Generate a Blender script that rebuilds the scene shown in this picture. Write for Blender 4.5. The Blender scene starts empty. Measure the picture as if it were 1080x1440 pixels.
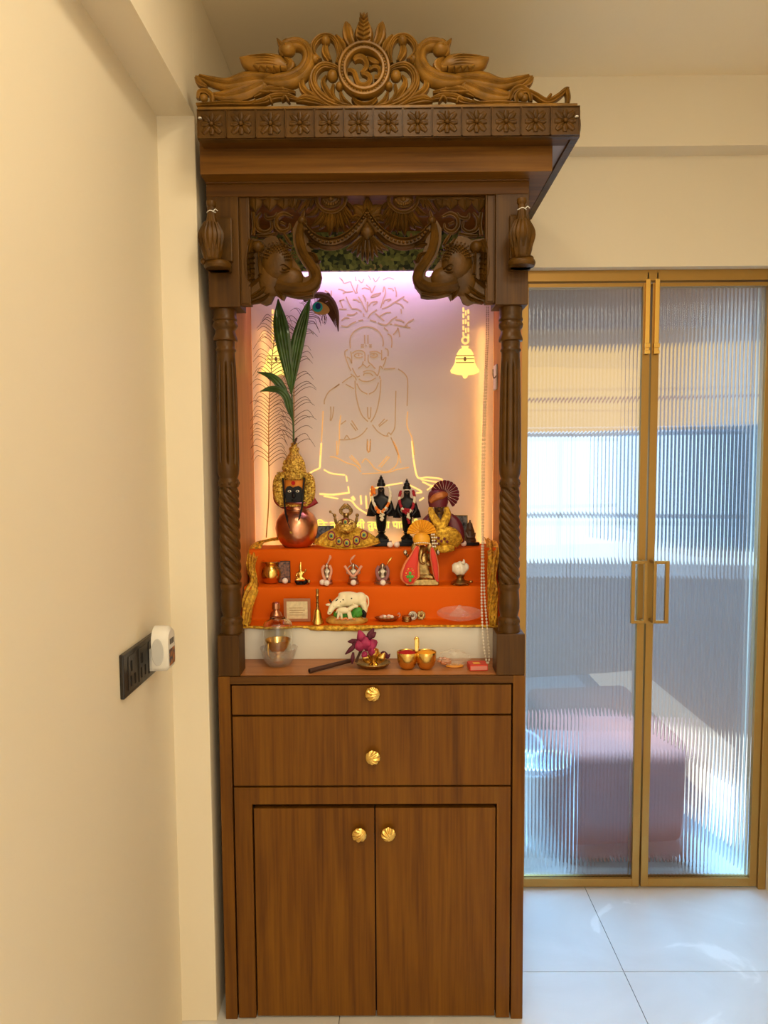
import bpy, math, random
from mathutils import Vector, Matrix
random.seed(7)
PI = math.pi
SC = bpy.context.scene
COL = SC.collection
# ------------------------------------------------------------------ camera
FPX, PITCH, YAW, ROLL, CH = 969.97, -.0698823, -.00684404, -.00650091, 1.45
def cam_axes():
    cy, sy, cp, sp = math.cos(YAW), math.sin(YAW), math.cos(PITCH), math.sin(PITCH)
    F = Vector((sy*cp, cy*cp, sp)); Rt = Vector((cy, -sy, 0)); U = Rt.cross(F)
    c, s = math.cos(ROLL), math.sin(ROLL)
    return c*Rt+s*U, -s*Rt+c*U, F
CR, CU, CF = cam_axes()
cam = bpy.data.objects.new('camera', bpy.data.cameras.new('camera')); COL.objects.link(cam)
cam.data.sensor_fit = 'HORIZONTAL'; cam.data.sensor_width = 36; cam.data.lens = FPX/1080*36
cam.data.clip_start = .02
cam.matrix_world = Matrix(((CR.x, CU.x, -CF.x, 0), (CR.y, CU.y, -CF.y, 0), (CR.z, CU.z, -CF.z, CH), (0, 0, 0, 1)))
SC.camera = cam
# ------------------------------------------------------------------ light and exposure
SC.view_settings.view_transform = 'Standard'; SC.view_settings.look = 'None'
SC.view_settings.gamma = 1; SC.view_settings.use_curve_mapping = False
SC.view_settings.exposure = 0.25
W = bpy.data.worlds.new('world'); SC.world = W; W.use_nodes = True
W.node_tree.nodes['Background'].inputs[0].default_value = (1, .90, .72, 1)
W.node_tree.nodes['Background'].inputs[1].default_value = 1.7
def area(name, loc, rot, sx, sy, power, col, shape='RECTANGLE', spread=PI):
    l = bpy.data.lights.new(name, 'AREA'); l.shape = shape; l.size = sx; l.size_y = sy
    l.energy = power; l.color = col; l.spread = spread
    o = bpy.data.objects.new(name, l); COL.objects.link(o); o.location = loc; o.rotation_euler = rot
    return o
WARM = (1, .87, .64)
area('ceiling_light', (.02, 1.05, 2.585), (0, 0, 0), .22, .22, 3.8, WARM, 'DISK')
area('ceiling_light', (.55, .2, 2.585), (0, 0, 0), .5, .5, 10.5, WARM, 'DISK')
area('ceiling_light', (.35, -1.2, 2.585), (0, 0, 0), 1.0, 1.0, 20, WARM)
area('purple_strip_light', (-.047, 2.085, 2.056), (math.radians(22), 0, 0), .5, .012, .75, (.56, .30, 1))
area('warm_strip_light', (-.047, 2.082, 2.056), (math.radians(9), 0, 0), .6, .012, .42, (1, .70, .62))
area('balcony_blue_fill', (.9, 3.3, 2.46), (math.radians(-25), 0, 0), 1.3, .3, 88, (.25, .58, 1), spread=math.radians(85))  # unseen lamp added above the door view to throw blue light on the floor
# ------------------------------------------------------------------ pixel to world
def ray(u, v): return (u-540)/FPX*CR - (v-720)/FPX*CU + CF
def atY(u, v, Y): d = ray(u, v); return d*(Y/d.y)+Vector((0, 0, CH))
def atZ(u, v, Z): d = ray(u, v); return d*((Z-CH)/d.z)+Vector((0, 0, CH))
def atX(u, v, X): d = ray(u, v); return d*(X/d.x)+Vector((0, 0, CH))
def ZY(v, Y, u=520): return atY(u, v, Y).z
def XY(u, Y, v=600): return atY(u, v, Y).x
# ------------------------------------------------------------------ materials
def new_mat(name):
    m = bpy.data.materials.new(name); m.use_nodes = True
    return m, m.node_tree.nodes, m.node_tree.links, m.node_tree.nodes['Principled BSDF']
def bump_to(N, L, b, height, strength, dist=.002):
    bp = N.new('ShaderNodeBump'); bp.inputs['Strength'].default_value = strength; bp.inputs['Distance'].default_value = dist
    L.new(height, bp.inputs['Height']); L.new(bp.outputs[0], b.inputs['Normal'])
def mat(name, col, rough=.5, metal=0, bump=0, bs=60, bd=.002, var=0, vs=8, emit=0, ecol=None, trans=0, ior=1.45, coat=0, sheen=0, col2=None, spec=.5):
    m, N, L, b = new_mat(name); b.inputs['Specular IOR Level'].default_value = spec
    b.inputs['Base Color'].default_value = (*col, 1); b.inputs['Roughness'].default_value = rough
    b.inputs['Metallic'].default_value = metal; b.inputs['IOR'].default_value = ior
    b.inputs['Transmission Weight'].default_value = trans; b.inputs['Coat Weight'].default_value = coat
    b.inputs['Sheen Weight'].default_value = sheen
    if emit:
        b.inputs['Emission Color'].default_value = (*(ecol or col), 1); b.inputs['Emission Strength'].default_value = emit
    tc = N.new('ShaderNodeTexCoord')
    if bump:
        n = N.new('ShaderNodeTexNoise'); n.inputs['Scale'].default_value = bs; n.inputs['Detail'].default_value = 4
        L.new(tc.outputs['Object'], n.inputs['Vector']); bump_to(N, L, b, n.outputs[0], bump, bd)
    if var or col2:
        n = N.new('ShaderNodeTexNoise'); n.inputs['Scale'].default_value = vs; n.inputs['Detail'].default_value = 5
        L.new(tc.outputs['Object'], n.inputs['Vector'])
        r = N.new('ShaderNodeValToRGB'); L.new(n.outputs[0], r.inputs[0]); L.new(r.outputs[0], b.inputs['Base Color'])
        r.color_ramp.elements[0].position = .35; r.color_ramp.elements[1].position = .65
        c2 = col2 or tuple(c*(1-var) for c in col)
        r.color_ramp.elements[0].color = (*c2, 1); r.color_ramp.elements[1].color = (*col, 1)
    return m
def wood(name, dark, mid, light, axis='Z', rough=.5, bump=.12, sc=1.0, coat=0):
    m, N, L, b = new_mat(name)
    b.inputs['Roughness'].default_value = rough; b.inputs['Coat Weight'].default_value = coat; b.inputs['Specular IOR Level'].default_value = .22
    tc = N.new('ShaderNodeTexCoord')
    def noise(a, g, det, dist):
        mp = N.new('ShaderNodeMapping'); s = [a*sc]*3; s['XYZ'.index(axis)] = g*sc
        mp.inputs['Scale'].default_value = s; L.new(tc.outputs['Object'], mp.inputs['Vector'])
        n = N.new('ShaderNodeTexNoise'); n.inputs['Scale'].default_value = 1; n.inputs['Detail'].default_value = det
        n.inputs['Distortion'].default_value = dist; L.new(mp.outputs[0], n.inputs['Vector']); return n
    n1 = noise(13, 1.1, 5, 1.2); n2 = noise(150, 5, 3, .2)
    wv = N.new('ShaderNodeTexWave'); mp = N.new('ShaderNodeMapping'); s = [9*sc]*3; s['XYZ'.index(axis)] = .7*sc
    mp.inputs['Scale'].default_value = s; L.new(tc.outputs['Object'], mp.inputs['Vector']); L.new(mp.outputs[0], wv.inputs['Vector'])
    wv.inputs['Scale'].default_value = 1.3; wv.inputs['Distortion'].default_value = 7; wv.inputs['Detail'].default_value = 3
    wv.bands_direction = 'DIAGONAL'
    mx = N.new('ShaderNodeMix'); mx.inputs[0].default_value = .16; L.new(n1.outputs[0], mx.inputs[2]); L.new(wv.outputs['Fac'], mx.inputs[3])
    mx2 = N.new('ShaderNodeMix'); mx2.inputs[0].default_value = .46; L.new(mx.outputs[0], mx2.inputs[2]); L.new(n2.outputs[0], mx2.inputs[3])
    r = N.new('ShaderNodeValToRGB'); L.new(mx2.outputs[0], r.inputs[0]); L.new(r.outputs[0], b.inputs['Base Color'])
    e = r.color_ramp.elements; e[0].position = .28; e[0].color = (*dark, 1); e[1].position = .72; e[1].color = (*light, 1)
    k = e.new(.48); k.color = (*mid, 1)
    bump_to(N, L, b, n2.outputs[0], bump, .001)
    return m
M = {}
M['wall'] = mat('cream_wall_paint', (.80, .70, .52), .55, bump=.05, bs=90, var=.04, vs=1.5)
M['ceil'] = mat('ceiling_paint', (.93, .79, .54), .8)
M['walnut'] = wood('walnut_laminate', (.075, .024, .001), (.138, .048, .0015), (.20, .078, .003))
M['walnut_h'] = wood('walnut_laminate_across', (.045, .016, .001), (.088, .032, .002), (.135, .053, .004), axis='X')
M['walnut_f'] = wood('walnut_laminate_frieze', (.075, .027, .002), (.145, .056, .004), (.21, .088, .008), axis='X')
M['walnut_d'] = wood('dark_walnut', (.032, .012, .001), (.062, .024, .0015), (.10, .042, .003), rough=.42)
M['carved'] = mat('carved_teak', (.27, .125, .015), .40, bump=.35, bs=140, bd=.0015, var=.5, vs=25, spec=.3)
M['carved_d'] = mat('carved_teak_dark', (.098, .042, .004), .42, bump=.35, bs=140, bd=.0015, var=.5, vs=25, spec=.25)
M['turned'] = mat('turned_teak', (.085, .035, .004), .34, bump=.2, bs=80, var=.4, vs=18, spec=.28)
M['inner'] = wood('inner_wood_laminate', (.34, .12, .03), (.46, .18, .05), (.55, .23, .07), rough=.45, bump=.05)
M['inner_h'] = wood('shelf_wood_laminate', (.30, .10, .03), (.42, .16, .045), (.50, .21, .07), axis='X', rough=.35, bump=.05)
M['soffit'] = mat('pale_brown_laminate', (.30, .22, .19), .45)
M['black'] = mat('dark_gap', (.006, .004, .003), .9)
M['plinth'] = mat('white_board', (.74, .70, .60), .5)
M['brass'] = mat('polished_brass', (.80, .52, .14), .22, 1, bump=.1, bs=60)
M['brass_old'] = mat('aged_brass', (.50, .33, .12), .32, 1, bump=.3, bs=300, var=.5, vs=120)
M['gold'] = mat('gold_ornament', (1, .72, .14), .3, .75, bump=1, bs=260, bd=.004, col2=(.30, .12, .01), vs=190)
M['goldcloth'] = mat('gold_brocade', (.95, .60, .06), .36, .55, bump=1, bs=260, bd=.003, col2=(.42, .20, .015), vs=120)
M['orange'] = mat('orange_satin_cloth', (.72, .115, .0003), .6, bump=.25, bs=7, bd=.01, spec=.15)
M['copper'] = mat('copper', (.74, .34, .20), .28, 1, bump=.8, bs=22, bd=.004, var=.35, vs=12)
M['silver'] = mat('tarnished_silver', (.52, .44, .34), .3, 1, bump=.5, bs=300, var=.4, vs=100)
M['blackstone'] = mat('black_resin', (.008, .007, .008), .3, spec=.25)
M['white'] = mat('white_plastic', (.72, .68, .60), .35)
M['pearl'] = mat('pearl_white', (.85, .78, .64), .25, coat=.4)
M['sugar'] = mat('sugar_white', (.90, .80, .68), .6)
M['maroon'] = mat('maroon_silk', (.13, .012, .022), .4, bump=.3, bs=120)
M['red'] = mat('red_velvet', (.70, .035, .015), .6, sheen=.4)
M['crimson'] = mat('crimson_cloth', (.30, .012, .02), .55, bump=.4, bs=120)
M['orangeflower'] = mat('orange_flower', (.85, .22, .02), .7, bump=.8, bs=300)
M['whiteflower'] = mat('white_flower', (.80, .72, .52), .7, bump=.8, bs=300)
M['pink'] = mat('pink_bead', (.72, .34, .22), .5, bump=.4, bs=300)
M['yellow'] = mat('yellow_silk', (.88, .42, .03), .4, bump=.3, bs=200)
M['saffron'] = mat('saffron_paste', (.85, .28, .03), .6)
M['green'] = mat('palm_green', (.055, .13, .022), .35, var=.5, vs=30, coat=.2)
M['barb'] = mat('feather_brown', (.085, .030, .012), .5)
M['teal'] = mat('feather_teal', (.01, .30, .32), .3, .3)
M['navy'] = mat('feather_blue', (.008, .018, .16), .3, .3)
M['bronzef'] = mat('feather_bronze', (.42, .20, .05), .4, .3)
M['cream'] = mat('painted_cream', (.86, .76, .50), .35)
M['grass'] = mat('painted_green', (.06, .30, .03), .5)
M['mustard'] = mat('painted_mustard', (.62, .33, .05), .4, bump=.5, bs=200, var=.3, vs=100)
M['frame_gold'] = mat('bronze_gold_aluminium', (.40, .225, .05), .36, .45)
M['socket'] = mat('black_plastic', (.020, .016, .013), .28)
M['rod'] = mat('dark_brown_rod', (.055, .020, .010), .5, bump=.5, bs=200)
M['petal'] = mat('magenta_petal', (.40, .02, .10), .6, bump=.3, bs=90, var=.5, vs=50)
M['petal_d'] = mat('wilted_petal', (.10, .012, .030), .7, bump=.4, bs=90)
M['kumkum'] = mat('red_powder', (.45, .01, .01), .9, bump=1, bs=200)
M['haldi'] = mat('yellow_powder', (.90, .38, .02), .9, bump=1, bs=200)
M['terracotta'] = mat('reddish_lacquer', (.40, .10, .05), .4)
M['paper'] = mat('ivory_paper', (.82, .70, .42), .5, var=.2, vs=90)
M['ink'] = mat('dark_print', (.05, .04, .05), .5, col2=(.30, .14, .09), vs=150)
M['print'] = mat('colour_print', (.50, .20, .05), .4, col2=(.02, .05, .09), vs=110)
M['glass'] = mat('clear_glass', (.97, .98, .96), .03, trans=1, ior=1.45)

def translucent(name, col, mixf, emit=0):
    m, N, L, b = new_mat(name)
    b.inputs['Base Color'].default_value = (*col, 1); b.inputs['Roughness'].default_value = .45
    t = N.new('ShaderNodeBsdfTranslucent'); t.inputs[0].default_value = (*col, 1)
    mx = N.new('ShaderNodeMixShader'); mx.inputs[0].default_value = mixf
    L.new(b.outputs[0], mx.inputs[1]); L.new(t.outputs[0], mx.inputs[2]); L.new(mx.outputs[0], N['Material Output'].inputs[0])
    return m
M['acrylic'] = translucent('frosted_acrylic', (.86, .76, .72), .30)
def film(name, col, alpha, rough=.1):
    m, N, L, b = new_mat(name)
    b.inputs['Base Color'].default_value = (*col, 1); b.inputs['Roughness'].default_value = rough
    t = N.new('ShaderNodeBsdfTransparent'); mx = N.new('ShaderNodeMixShader'); mx.inputs[0].default_value = alpha
    L.new(t.outputs[0], mx.inputs[1]); L.new(b.outputs[0], mx.inputs[2]); L.new(mx.outputs[0], N['Material Output'].inputs[0])
    return m
M['crystal'] = film('crystal_glass', (1, .97, .92), .30, .06)
M['crystal'].node_tree.nodes['Principled BSDF'].inputs['Transmission Weight'].default_value = .75
M['film'] = film('clear_packet_film', (.75, .68, .55), .22)
def emis(name, col, st):
    m, N, L, b = new_mat(name); b.inputs['Base Color'].default_value = (.02, .02, .02, 1)
    b.inputs['Emission Color'].default_value = (*col, 1); b.inputs['Emission Strength'].default_value = st; return m
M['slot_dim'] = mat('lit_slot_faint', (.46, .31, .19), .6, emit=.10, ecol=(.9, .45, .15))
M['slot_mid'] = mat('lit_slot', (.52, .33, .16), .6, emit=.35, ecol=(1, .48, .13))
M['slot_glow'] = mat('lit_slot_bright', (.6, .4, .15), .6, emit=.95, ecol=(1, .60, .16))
M['bell_glow'] = mat('backlit_bell', (.6, .4, .15), .6, emit=1.1, ecol=(1, .72, .16))
M['letter'] = emis('lit_letter', (1, .80, .12), 1.1)
M['bell_edge'] = mat('bell_cut_line', (.35, .22, .08), .6)
M['led_warm'] = emis('warm_led_strip', (1, .62, .16), 24)
M['led_purple'] = emis('purple_led', (.22, .08, 1), 3)
M['day'] = emis('daylight_window', (.66, .84, 1), 1.6)
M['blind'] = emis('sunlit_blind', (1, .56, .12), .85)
M['ulwall'] = mat('grey_lavender_wall', (.33, .20, .13), .7)
M['uldark'] = mat('dark_blue_appliance', (.015, .025, .045), .35)
M['ulbrown'] = mat('maroon_brown_cloth', (.38, .085, .035), .8, col2=(.22, .06, .035), vs=3)
M['ulwhite'] = mat('white_tub', (.75, .78, .85), .5)
def foliage():
    m, N, L, b = new_mat('printed_foliage'); tc = N.new('ShaderNodeTexCoord')
    v = N.new('ShaderNodeTexVoronoi'); v.inputs['Scale'].default_value = 95; L.new(tc.outputs['Object'], v.inputs['Vector'])
    r = N.new('ShaderNodeValToRGB'); L.new(v.outputs['Color'], r.inputs[0]); L.new(r.outputs[0], b.inputs['Base Color'])
    e = r.color_ramp.elements; e[0].position = .25; e[0].color = (.02, .035, .008, 1); e[1].position = .85; e[1].color = (.32, .36, .09, 1)
    k = e.new(.93); k.color = (.5, .22, .10, 1)
    b.inputs['Roughness'].default_value = .5; return m
M['foliage'] = foliage()
def tile_mat():
    m, N, L, b = new_mat('polished_cream_tile'); tc = N.new('ShaderNodeTexCoord')
    n = N.new('ShaderNodeTexNoise'); n.inputs['Scale'].default_value = 3; n.inputs['Detail'].default_value = 8; n.inputs['Distortion'].default_value = 1.5
    L.new(tc.outputs['Object'], n.inputs['Vector'])
    r = N.new('ShaderNodeValToRGB'); L.new(n.outputs[0], r.inputs[0]); L.new(r.outputs[0], b.inputs['Base Color'])
    e = r.color_ramp.elements; e[0].position = .3; e[0].color = (.60, .57, .53, 1); e[1].position = .62; e[1].color = (.66, .64, .60, 1)
    k = e.new(.66); k.color = (.76, .74, .70, 1)
    b.inputs['Roughness'].default_value = .24; b.inputs['IOR'].default_value = 2.0; return m
M['tile'] = tile_mat()
M['grout'] = mat('grey_grout', (.22, .20, .18), .8)
def reeded():
    m, N, L, b = new_mat('reeded_glass'); N.remove(b)
    g = N.new('ShaderNodeBsdfGlass'); g.inputs['Color'].default_value = (.90, .93, .95, 1); g.inputs['Roughness'].default_value = .04; g.inputs['IOR'].default_value = 1.48
    t = N.new('ShaderNodeBsdfTransparent'); t.inputs[0].default_value = (.92, .95, .97, 1)
    tl = N.new('ShaderNodeBsdfTranslucent'); tl.inputs[0].default_value = (.85, .9, .95, 1)
    a = N.new('ShaderNodeMixShader'); a.inputs[0].default_value = .14; c = N.new('ShaderNodeMixShader'); c.inputs[0].default_value = .02
    L.new(g.outputs[0], a.inputs[1]); L.new(t.outputs[0], a.inputs[2]); L.new(a.outputs[0], c.inputs[1]); L.new(tl.outputs[0], c.inputs[2])
    L.new(c.outputs[0], N['Material Output'].inputs[0]); return m
M['reeded'] = reeded()
# ------------------------------------------------------------------ mesh helpers
def catmull(pts, n):
    """pts: list of equal-length tuples; resampled smoothly to n points"""
    if len(pts) < 3:
        a, b = pts[0], pts[-1]
        return [tuple(a[k]+(b[k]-a[k])*i/(n-1) for k in range(len(a))) for i in range(n)]
    P_ = [tuple(2*pts[0][k]-pts[1][k] for k in range(len(pts[0])))]+list(pts)+[tuple(2*pts[-1][k]-pts[-2][k] for k in range(len(pts[0])))]
    out = []; m = len(pts)-1
    for i in range(n):
        t = i/(n-1)*m; j = min(int(t), m-1); t -= j
        a, b, c, d = P_[j:j+4]
        out.append(tuple(.5*(2*b[k]+(c[k]-a[k])*t+(2*a[k]-5*b[k]+4*c[k]-d[k])*t*t+(3*b[k]-a[k]-3*c[k]+d[k])*t**3) for k in range(len(a))))
    return out
class MB:
    """mesh builder; optional local frame: origin O (world) and scale k (m per local unit; x right, y away, z up)"""
    def __init__(s, O=(0, 0, 0), k=1.0, rz=0.0): s.v = []; s.f = []; s.O = Vector(O); s.k = k; s.rz = rz
    def add(s, vs, fs):
        b = len(s.v); c, n = math.cos(s.rz), math.sin(s.rz)
        for x, y, z in vs: s.v.append((s.O.x+s.k*(x*c-y*n), s.O.y+s.k*(x*n+y*c), s.O.z+s.k*z))
        s.f += [tuple(b+i for i in f) for f in fs]; return s
    def box(s, x0, x1, y0, y1, z0, z1):
        return s.add([(x0, y0, z0), (x1, y0, z0), (x1, y1, z0), (x0, y1, z0), (x0, y0, z1), (x1, y0, z1), (x1, y1, z1), (x0, y1, z1)],
                     [(0, 3, 2, 1), (4, 5, 6, 7), (0, 1, 5, 4), (1, 2, 6, 5), (2, 3, 7, 6), (3, 0, 4, 7)])
    def lathe(s, cx, cy, prof, n=24, mod=None, fy=1.0, caps=True):
        vs = []; fs = []
        for r, z in prof:
            for i in range(n):
                a = 2*PI*i/n; rr = mod(a, r, z) if mod else r
                vs.append((cx+rr*math.cos(a), cy+fy*rr*math.sin(a), z))
        for j in range(len(prof)-1):
            for i in range(n): fs.append((j*n+i, j*n+(i+1) % n, (j+1)*n+(i+1) % n, (j+1)*n+i))
        if caps: fs.append(tuple(range(n-1, -1, -1))); fs.append(tuple((len(prof)-1)*n+i for i in range(n)))
        return s.add(vs, fs)
    def ball(s, c, r, n=12, m=7):
        r = (r, r, r) if isinstance(r, (int, float)) else r
        vs = [(c[0], c[1], c[2]-r[2])]; fs = []
        for j in range(1, m):
            p = -PI/2+PI*j/m
            for i in range(n):
                a = 2*PI*i/n; vs.append((c[0]+r[0]*math.cos(p)*math.cos(a), c[1]+r[1]*math.cos(p)*math.sin(a), c[2]+r[2]*math.sin(p)))
        vs.append((c[0], c[1], c[2]+r[2])); t = len(vs)-1
        for i in range(n):
            fs.append((0, 1+(i+1) % n, 1+i)); fs.append((t, 1+(m-2)*n+i, 1+(m-2)*n+(i+1) % n))
            for j in range(m-2): fs.append((1+j*n+i, 1+j*n+(i+1) % n, 1+(j+1)*n+(i+1) % n, 1+(j+1)*n+i))
        return s.add(vs, fs)
    def tube(s, pts, rad, n=8, sub=0, closed=False):
        if not isinstance(rad, (list, tuple)): rad = [rad]*len(pts)
        if sub:
            q = catmull([(*p, r) for p, r in zip(pts, rad)], sub); pts = [p[:3] for p in q]; rad = [max(p[3], 1e-5) for p in q]
        P_ = [Vector(p) for p in pts]; L_ = len(P_); vs = []; fs = []; up = None
        for i in range(L_):
            t = (P_[(i+1) % L_]-P_[i-1]) if closed else (P_[min(i+1, L_-1)]-P_[max(i-1, 0)])
            if t.length < 1e-9: t = Vector((0, 0, 1))
            t.normalize()
            if up is None: up = Vector((0, 1, 0)) if abs(t.y) < .9 else Vector((1, 0, 0))
            a = t.cross(up)
            if a.length < 1e-6: a = t.cross(Vector((1, .1, 0)))
            a.normalize(); b = a.cross(t).normalized(); up = b
            for j in range(n):
                g = 2*PI*j/n; vs.append(tuple(P_[i]+rad[i]*(math.cos(g)*a+math.sin(g)*b)))
        for i in range(L_ if closed else L_-1):
            k = (i+1) % L_
            for j in range(n): fs.append((i*n+j, i*n+(j+1) % n, k*n+(j+1) % n, k*n+j))
        if not closed: fs.append(tuple(range(n-1, -1, -1))); fs.append(tuple((L_-1)*n+j for j in range(n)))
        return s.add(vs, fs)
    def prism(s, poly, y0, y1):
        n = len(poly); vs = [(x, y0, z) for x, z in poly]+[(x, y1, z) for x, z in poly]
        return s.add(vs, [tuple(range(n)), tuple(range(2*n-1, n-1, -1))]+[(i, i+n, (i+1) % n+n, (i+1) % n) for i in range(n)])
    def tilt(s, a, oz=0, oy=0):
        c_, s_ = math.cos(a), math.sin(a); o = s.O; out = []
        for x, y, z in s.v:
            y_, z_ = y-o.y-oy*s.k, z-o.z-oz*s.k; out.append((x, o.y+oy*s.k+y_*c_-z_*s_, o.z+oz*s.k+y_*s_+z_*c_))
        s.v = out; return s
    def frond(s, pts, hw, depth, back=.002, ridges=0, rd=.3, n=16, k=9, yoff=0, flat=.5, noise=0):
        """carved swelling strip. pts (x,y,z) centre line on its back plane, hw half widths, swelling toward -y"""
        q = catmull([(*p, w) for p, w in zip(pts, hw)], n); vs = []; fs = []
        for i in range(n):
            p = Vector(q[i][:3]); w = max(q[i][3], 1e-5); a = Vector(q[max(i-1, 0)][:3]); b = Vector(q[min(i+1, n-1)][:3])
            t = b-a; nx, nz = -t.z, t.x; l = math.hypot(nx, nz) or 1; nx /= l; nz /= l
            wd = min(1.0, (w/max(hw))**.6) if max(hw) > 0 else 1
            for j in range(k):
                u = -1+2*j/(k-1); h = max(0, 1-abs(u)**2.2)**flat
                if ridges: h *= 1-rd*(.5-.5*math.cos(PI*ridges*(u+1)))
                if noise: h *= 1+random.uniform(-noise, noise)
                vs.append((p.x+nx*w*u, p.y+yoff-depth*wd*h, p.z+nz*w*u))
            vs.append((p.x+nx*w, p.y+yoff+back, p.z+nz*w)); vs.append((p.x-nx*w, p.y+yoff+back, p.z-nz*w))
        m = k+2
        for i in range(n-1):
            for j in range(m): fs.append((i*m+j, i*m+(j+1) % m, (i+1)*m+(j+1) % m, (i+1)*m+j))
        fs.append(tuple(range(m-1, -1, -1))); fs.append(tuple((n-1)*m+j for j in range(m)))
        return s.add(vs, fs)
    def grid(s, fn, nu, nv):
        vs = [fn(i/(nu-1), j/(nv-1)) for i in range(nu) for j in range(nv)]
        return s.add(vs, [(i*nv+j, i*nv+j+1, (i+1)*nv+j+1, (i+1)*nv+j) for i in range(nu-1) for j in range(nv-1)])
    def build(s, name, m, parent=None, smooth=True, bev=0, solid=0, origin=None, ang=40):
        me = bpy.data.meshes.new(name)
        if parent is not None: o0 = Vector(parent.get('_o', (0, 0, 0)))
        elif origin is not None: o0 = Vector(origin)
        else:
            xs, ys, zs = zip(*s.v); o0 = Vector(((min(xs)+max(xs))/2, (min(ys)+max(ys))/2, min(zs)))
        me.from_pydata([tuple(Vector(v)-o0) for v in s.v], [], s.f); me.validate(); me.update()
        import bmesh
        bm = bmesh.new(); bm.from_mesh(me); bmesh.ops.recalc_face_normals(bm, faces=bm.faces); bm.to_mesh(me); bm.free()
        me.materials.append(M[m] if isinstance(m, str) else m)
        if smooth:
            me.shade_smooth()
            if ang < 180: me.set_sharp_from_angle(angle=math.radians(ang))
        o = bpy.data.objects.new(name, me); COL.objects.link(o)
        if parent is not None: o.parent = parent
        else: o.location = o0
        ROOT[o.name] = o0; o['_o'] = tuple(o0)
        if solid:
            md = o.modifiers.new('s', 'SOLIDIFY'); md.thickness = solid; md.offset = 0
        if bev:
            md = o.modifiers.new('b', 'BEVEL'); md.width = bev; md.segments = 2; md.limit_method = 'ANGLE'
        return o
ROOT = {}
def tag(o, label, cat=None, group=None, kind=None):
    if label: o['label'] = label
    if cat: o['category'] = cat
    if group: o['group'] = group
    if kind: o['kind'] = kind
    return o
def thing(name, loc, label, cat, group=None):
    o = bpy.data.objects.new(name, None); COL.objects.link(o); o.location = loc; o['_o'] = tuple(loc); o.empty_display_size = .02
    return tag(o, label, cat, group)
def struct(mb, name, m, bev=0, **k):
    o = mb.build(name, m, smooth=False, bev=bev, **k); o['kind'] = 'structure'; return o
def skin(name, J, E, m, parent, O, k, sub=2, root=None):
    """continuous body: joints {n:(x,y,z,r)} in local units"""
    names = list(J); me = bpy.data.meshes.new(name); po = Vector(parent.get('_o', (0, 0, 0)))
    me.from_pydata([tuple(Vector(O)+k*Vector(J[n][:3])-po) for n in names], [(names.index(a), names.index(b)) for a, b in E], [])
    me.materials.append(M[m]); o = bpy.data.objects.new(name, me); COL.objects.link(o); o.parent = parent; o['_o'] = tuple(po)
    md = o.modifiers.new('skin', 'SKIN'); md.use_smooth_shade = True
    for i, n in enumerate(names):
        r = J[n][3]*k; d = me.skin_vertices[0].data[i]; d.radius = (r, r); d.use_root = (n == (root or names[0]))
    s = o.modifiers.new('sub', 'SUBSURF'); s.levels = sub; s.render_levels = sub
    return o
def blob(mb, name, m, parent, vox, it=6):
    '''balls and tubes fused into one continuous smooth body'''
    o = mb.build(name, m, parent, ang=180)
    r = o.modifiers.new('fuse', 'REMESH'); r.mode = 'VOXEL'; r.voxel_size = vox; r.use_smooth_shade = True
    s = o.modifiers.new('relax', 'SMOOTH'); s.iterations = it; s.factor = .5
    return o
class Fr:
    """local pixel-sized frame standing on height Z at photograph point (u,v)"""
    def __init__(s, u, v, Z=None, Y=None):
        s.O = atZ(u, v, Z) if Z is not None else atY(u, v, Y); s.k = s.O.y/FPX; s.u = u; s.v = v
    def mb(s, rz=0): return MB(s.O, s.k, rz)
    def p(s, u, v, y=0): return (u-s.u, y, s.v-v)
# ------------------------------------------------------------------ the room
XL, XC, XR = -.5475, -.457, 1.272      # left wall, column face, right wall
YR, YB, YD = 1.702, 2.2187, 2.274      # column front, back wall, door plane
ZC, ZB = 2.60, 2.28
fl = MB().box(XL-.1, XR+.1, -2.2, 4.2, -.06, -.006)
floor = struct(fl, 'floor', 'grout')
for i in range(-2, 2):
    for j in range(-5, 3):
        x0 = .6627+.8*i; y0 = 1.876+.8*j
        a, b, c, d = max(x0+.0011, XL), min(x0+.7989, XR), max(y0+.0011, -2.2), min(y0+.7989, 4.2)
        if b > a and d > c: MB().box(a, b, c, d, -.006, 0).build('floor_tile', 'tile', floor, smooth=False)
struct(MB().box(XL-.1, XL, -2.2, YR, 0, ZC), 'wall_left', 'wall')
struct(MB().box(XL-.1, XC, YR, 2.4, 0, ZC), 'trim_1', 'wall', bev=.002)          # column beside the shrine
struct(MB().box(XL, XC, -2.2, YR, ZB, ZC), 'trim_2', 'wall')                      # dropped beam on the left
struct(MB().box(XR, XR+.1, -2.2, 2.36, 0, ZC), 'wall_right', 'wall')
ZL = ZY(375, YB, 900)
w = MB().box(XC, .40, YB, YB+.13, 0, ZC).box(.40, XR+.1, YB, YB+.13, ZL, ZC)
struct(w, 'wall_back', 'wall')
struct(MB().box(XC, XR, 2.150, YB, 2.397, ZC), 'trim_3', 'wall')                  # beam over the door wall
struct(MB().box(XL-.1, XR+.1, -2.3, 4.2, ZC, ZC+.05), 'ceiling', 'ceil')
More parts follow.
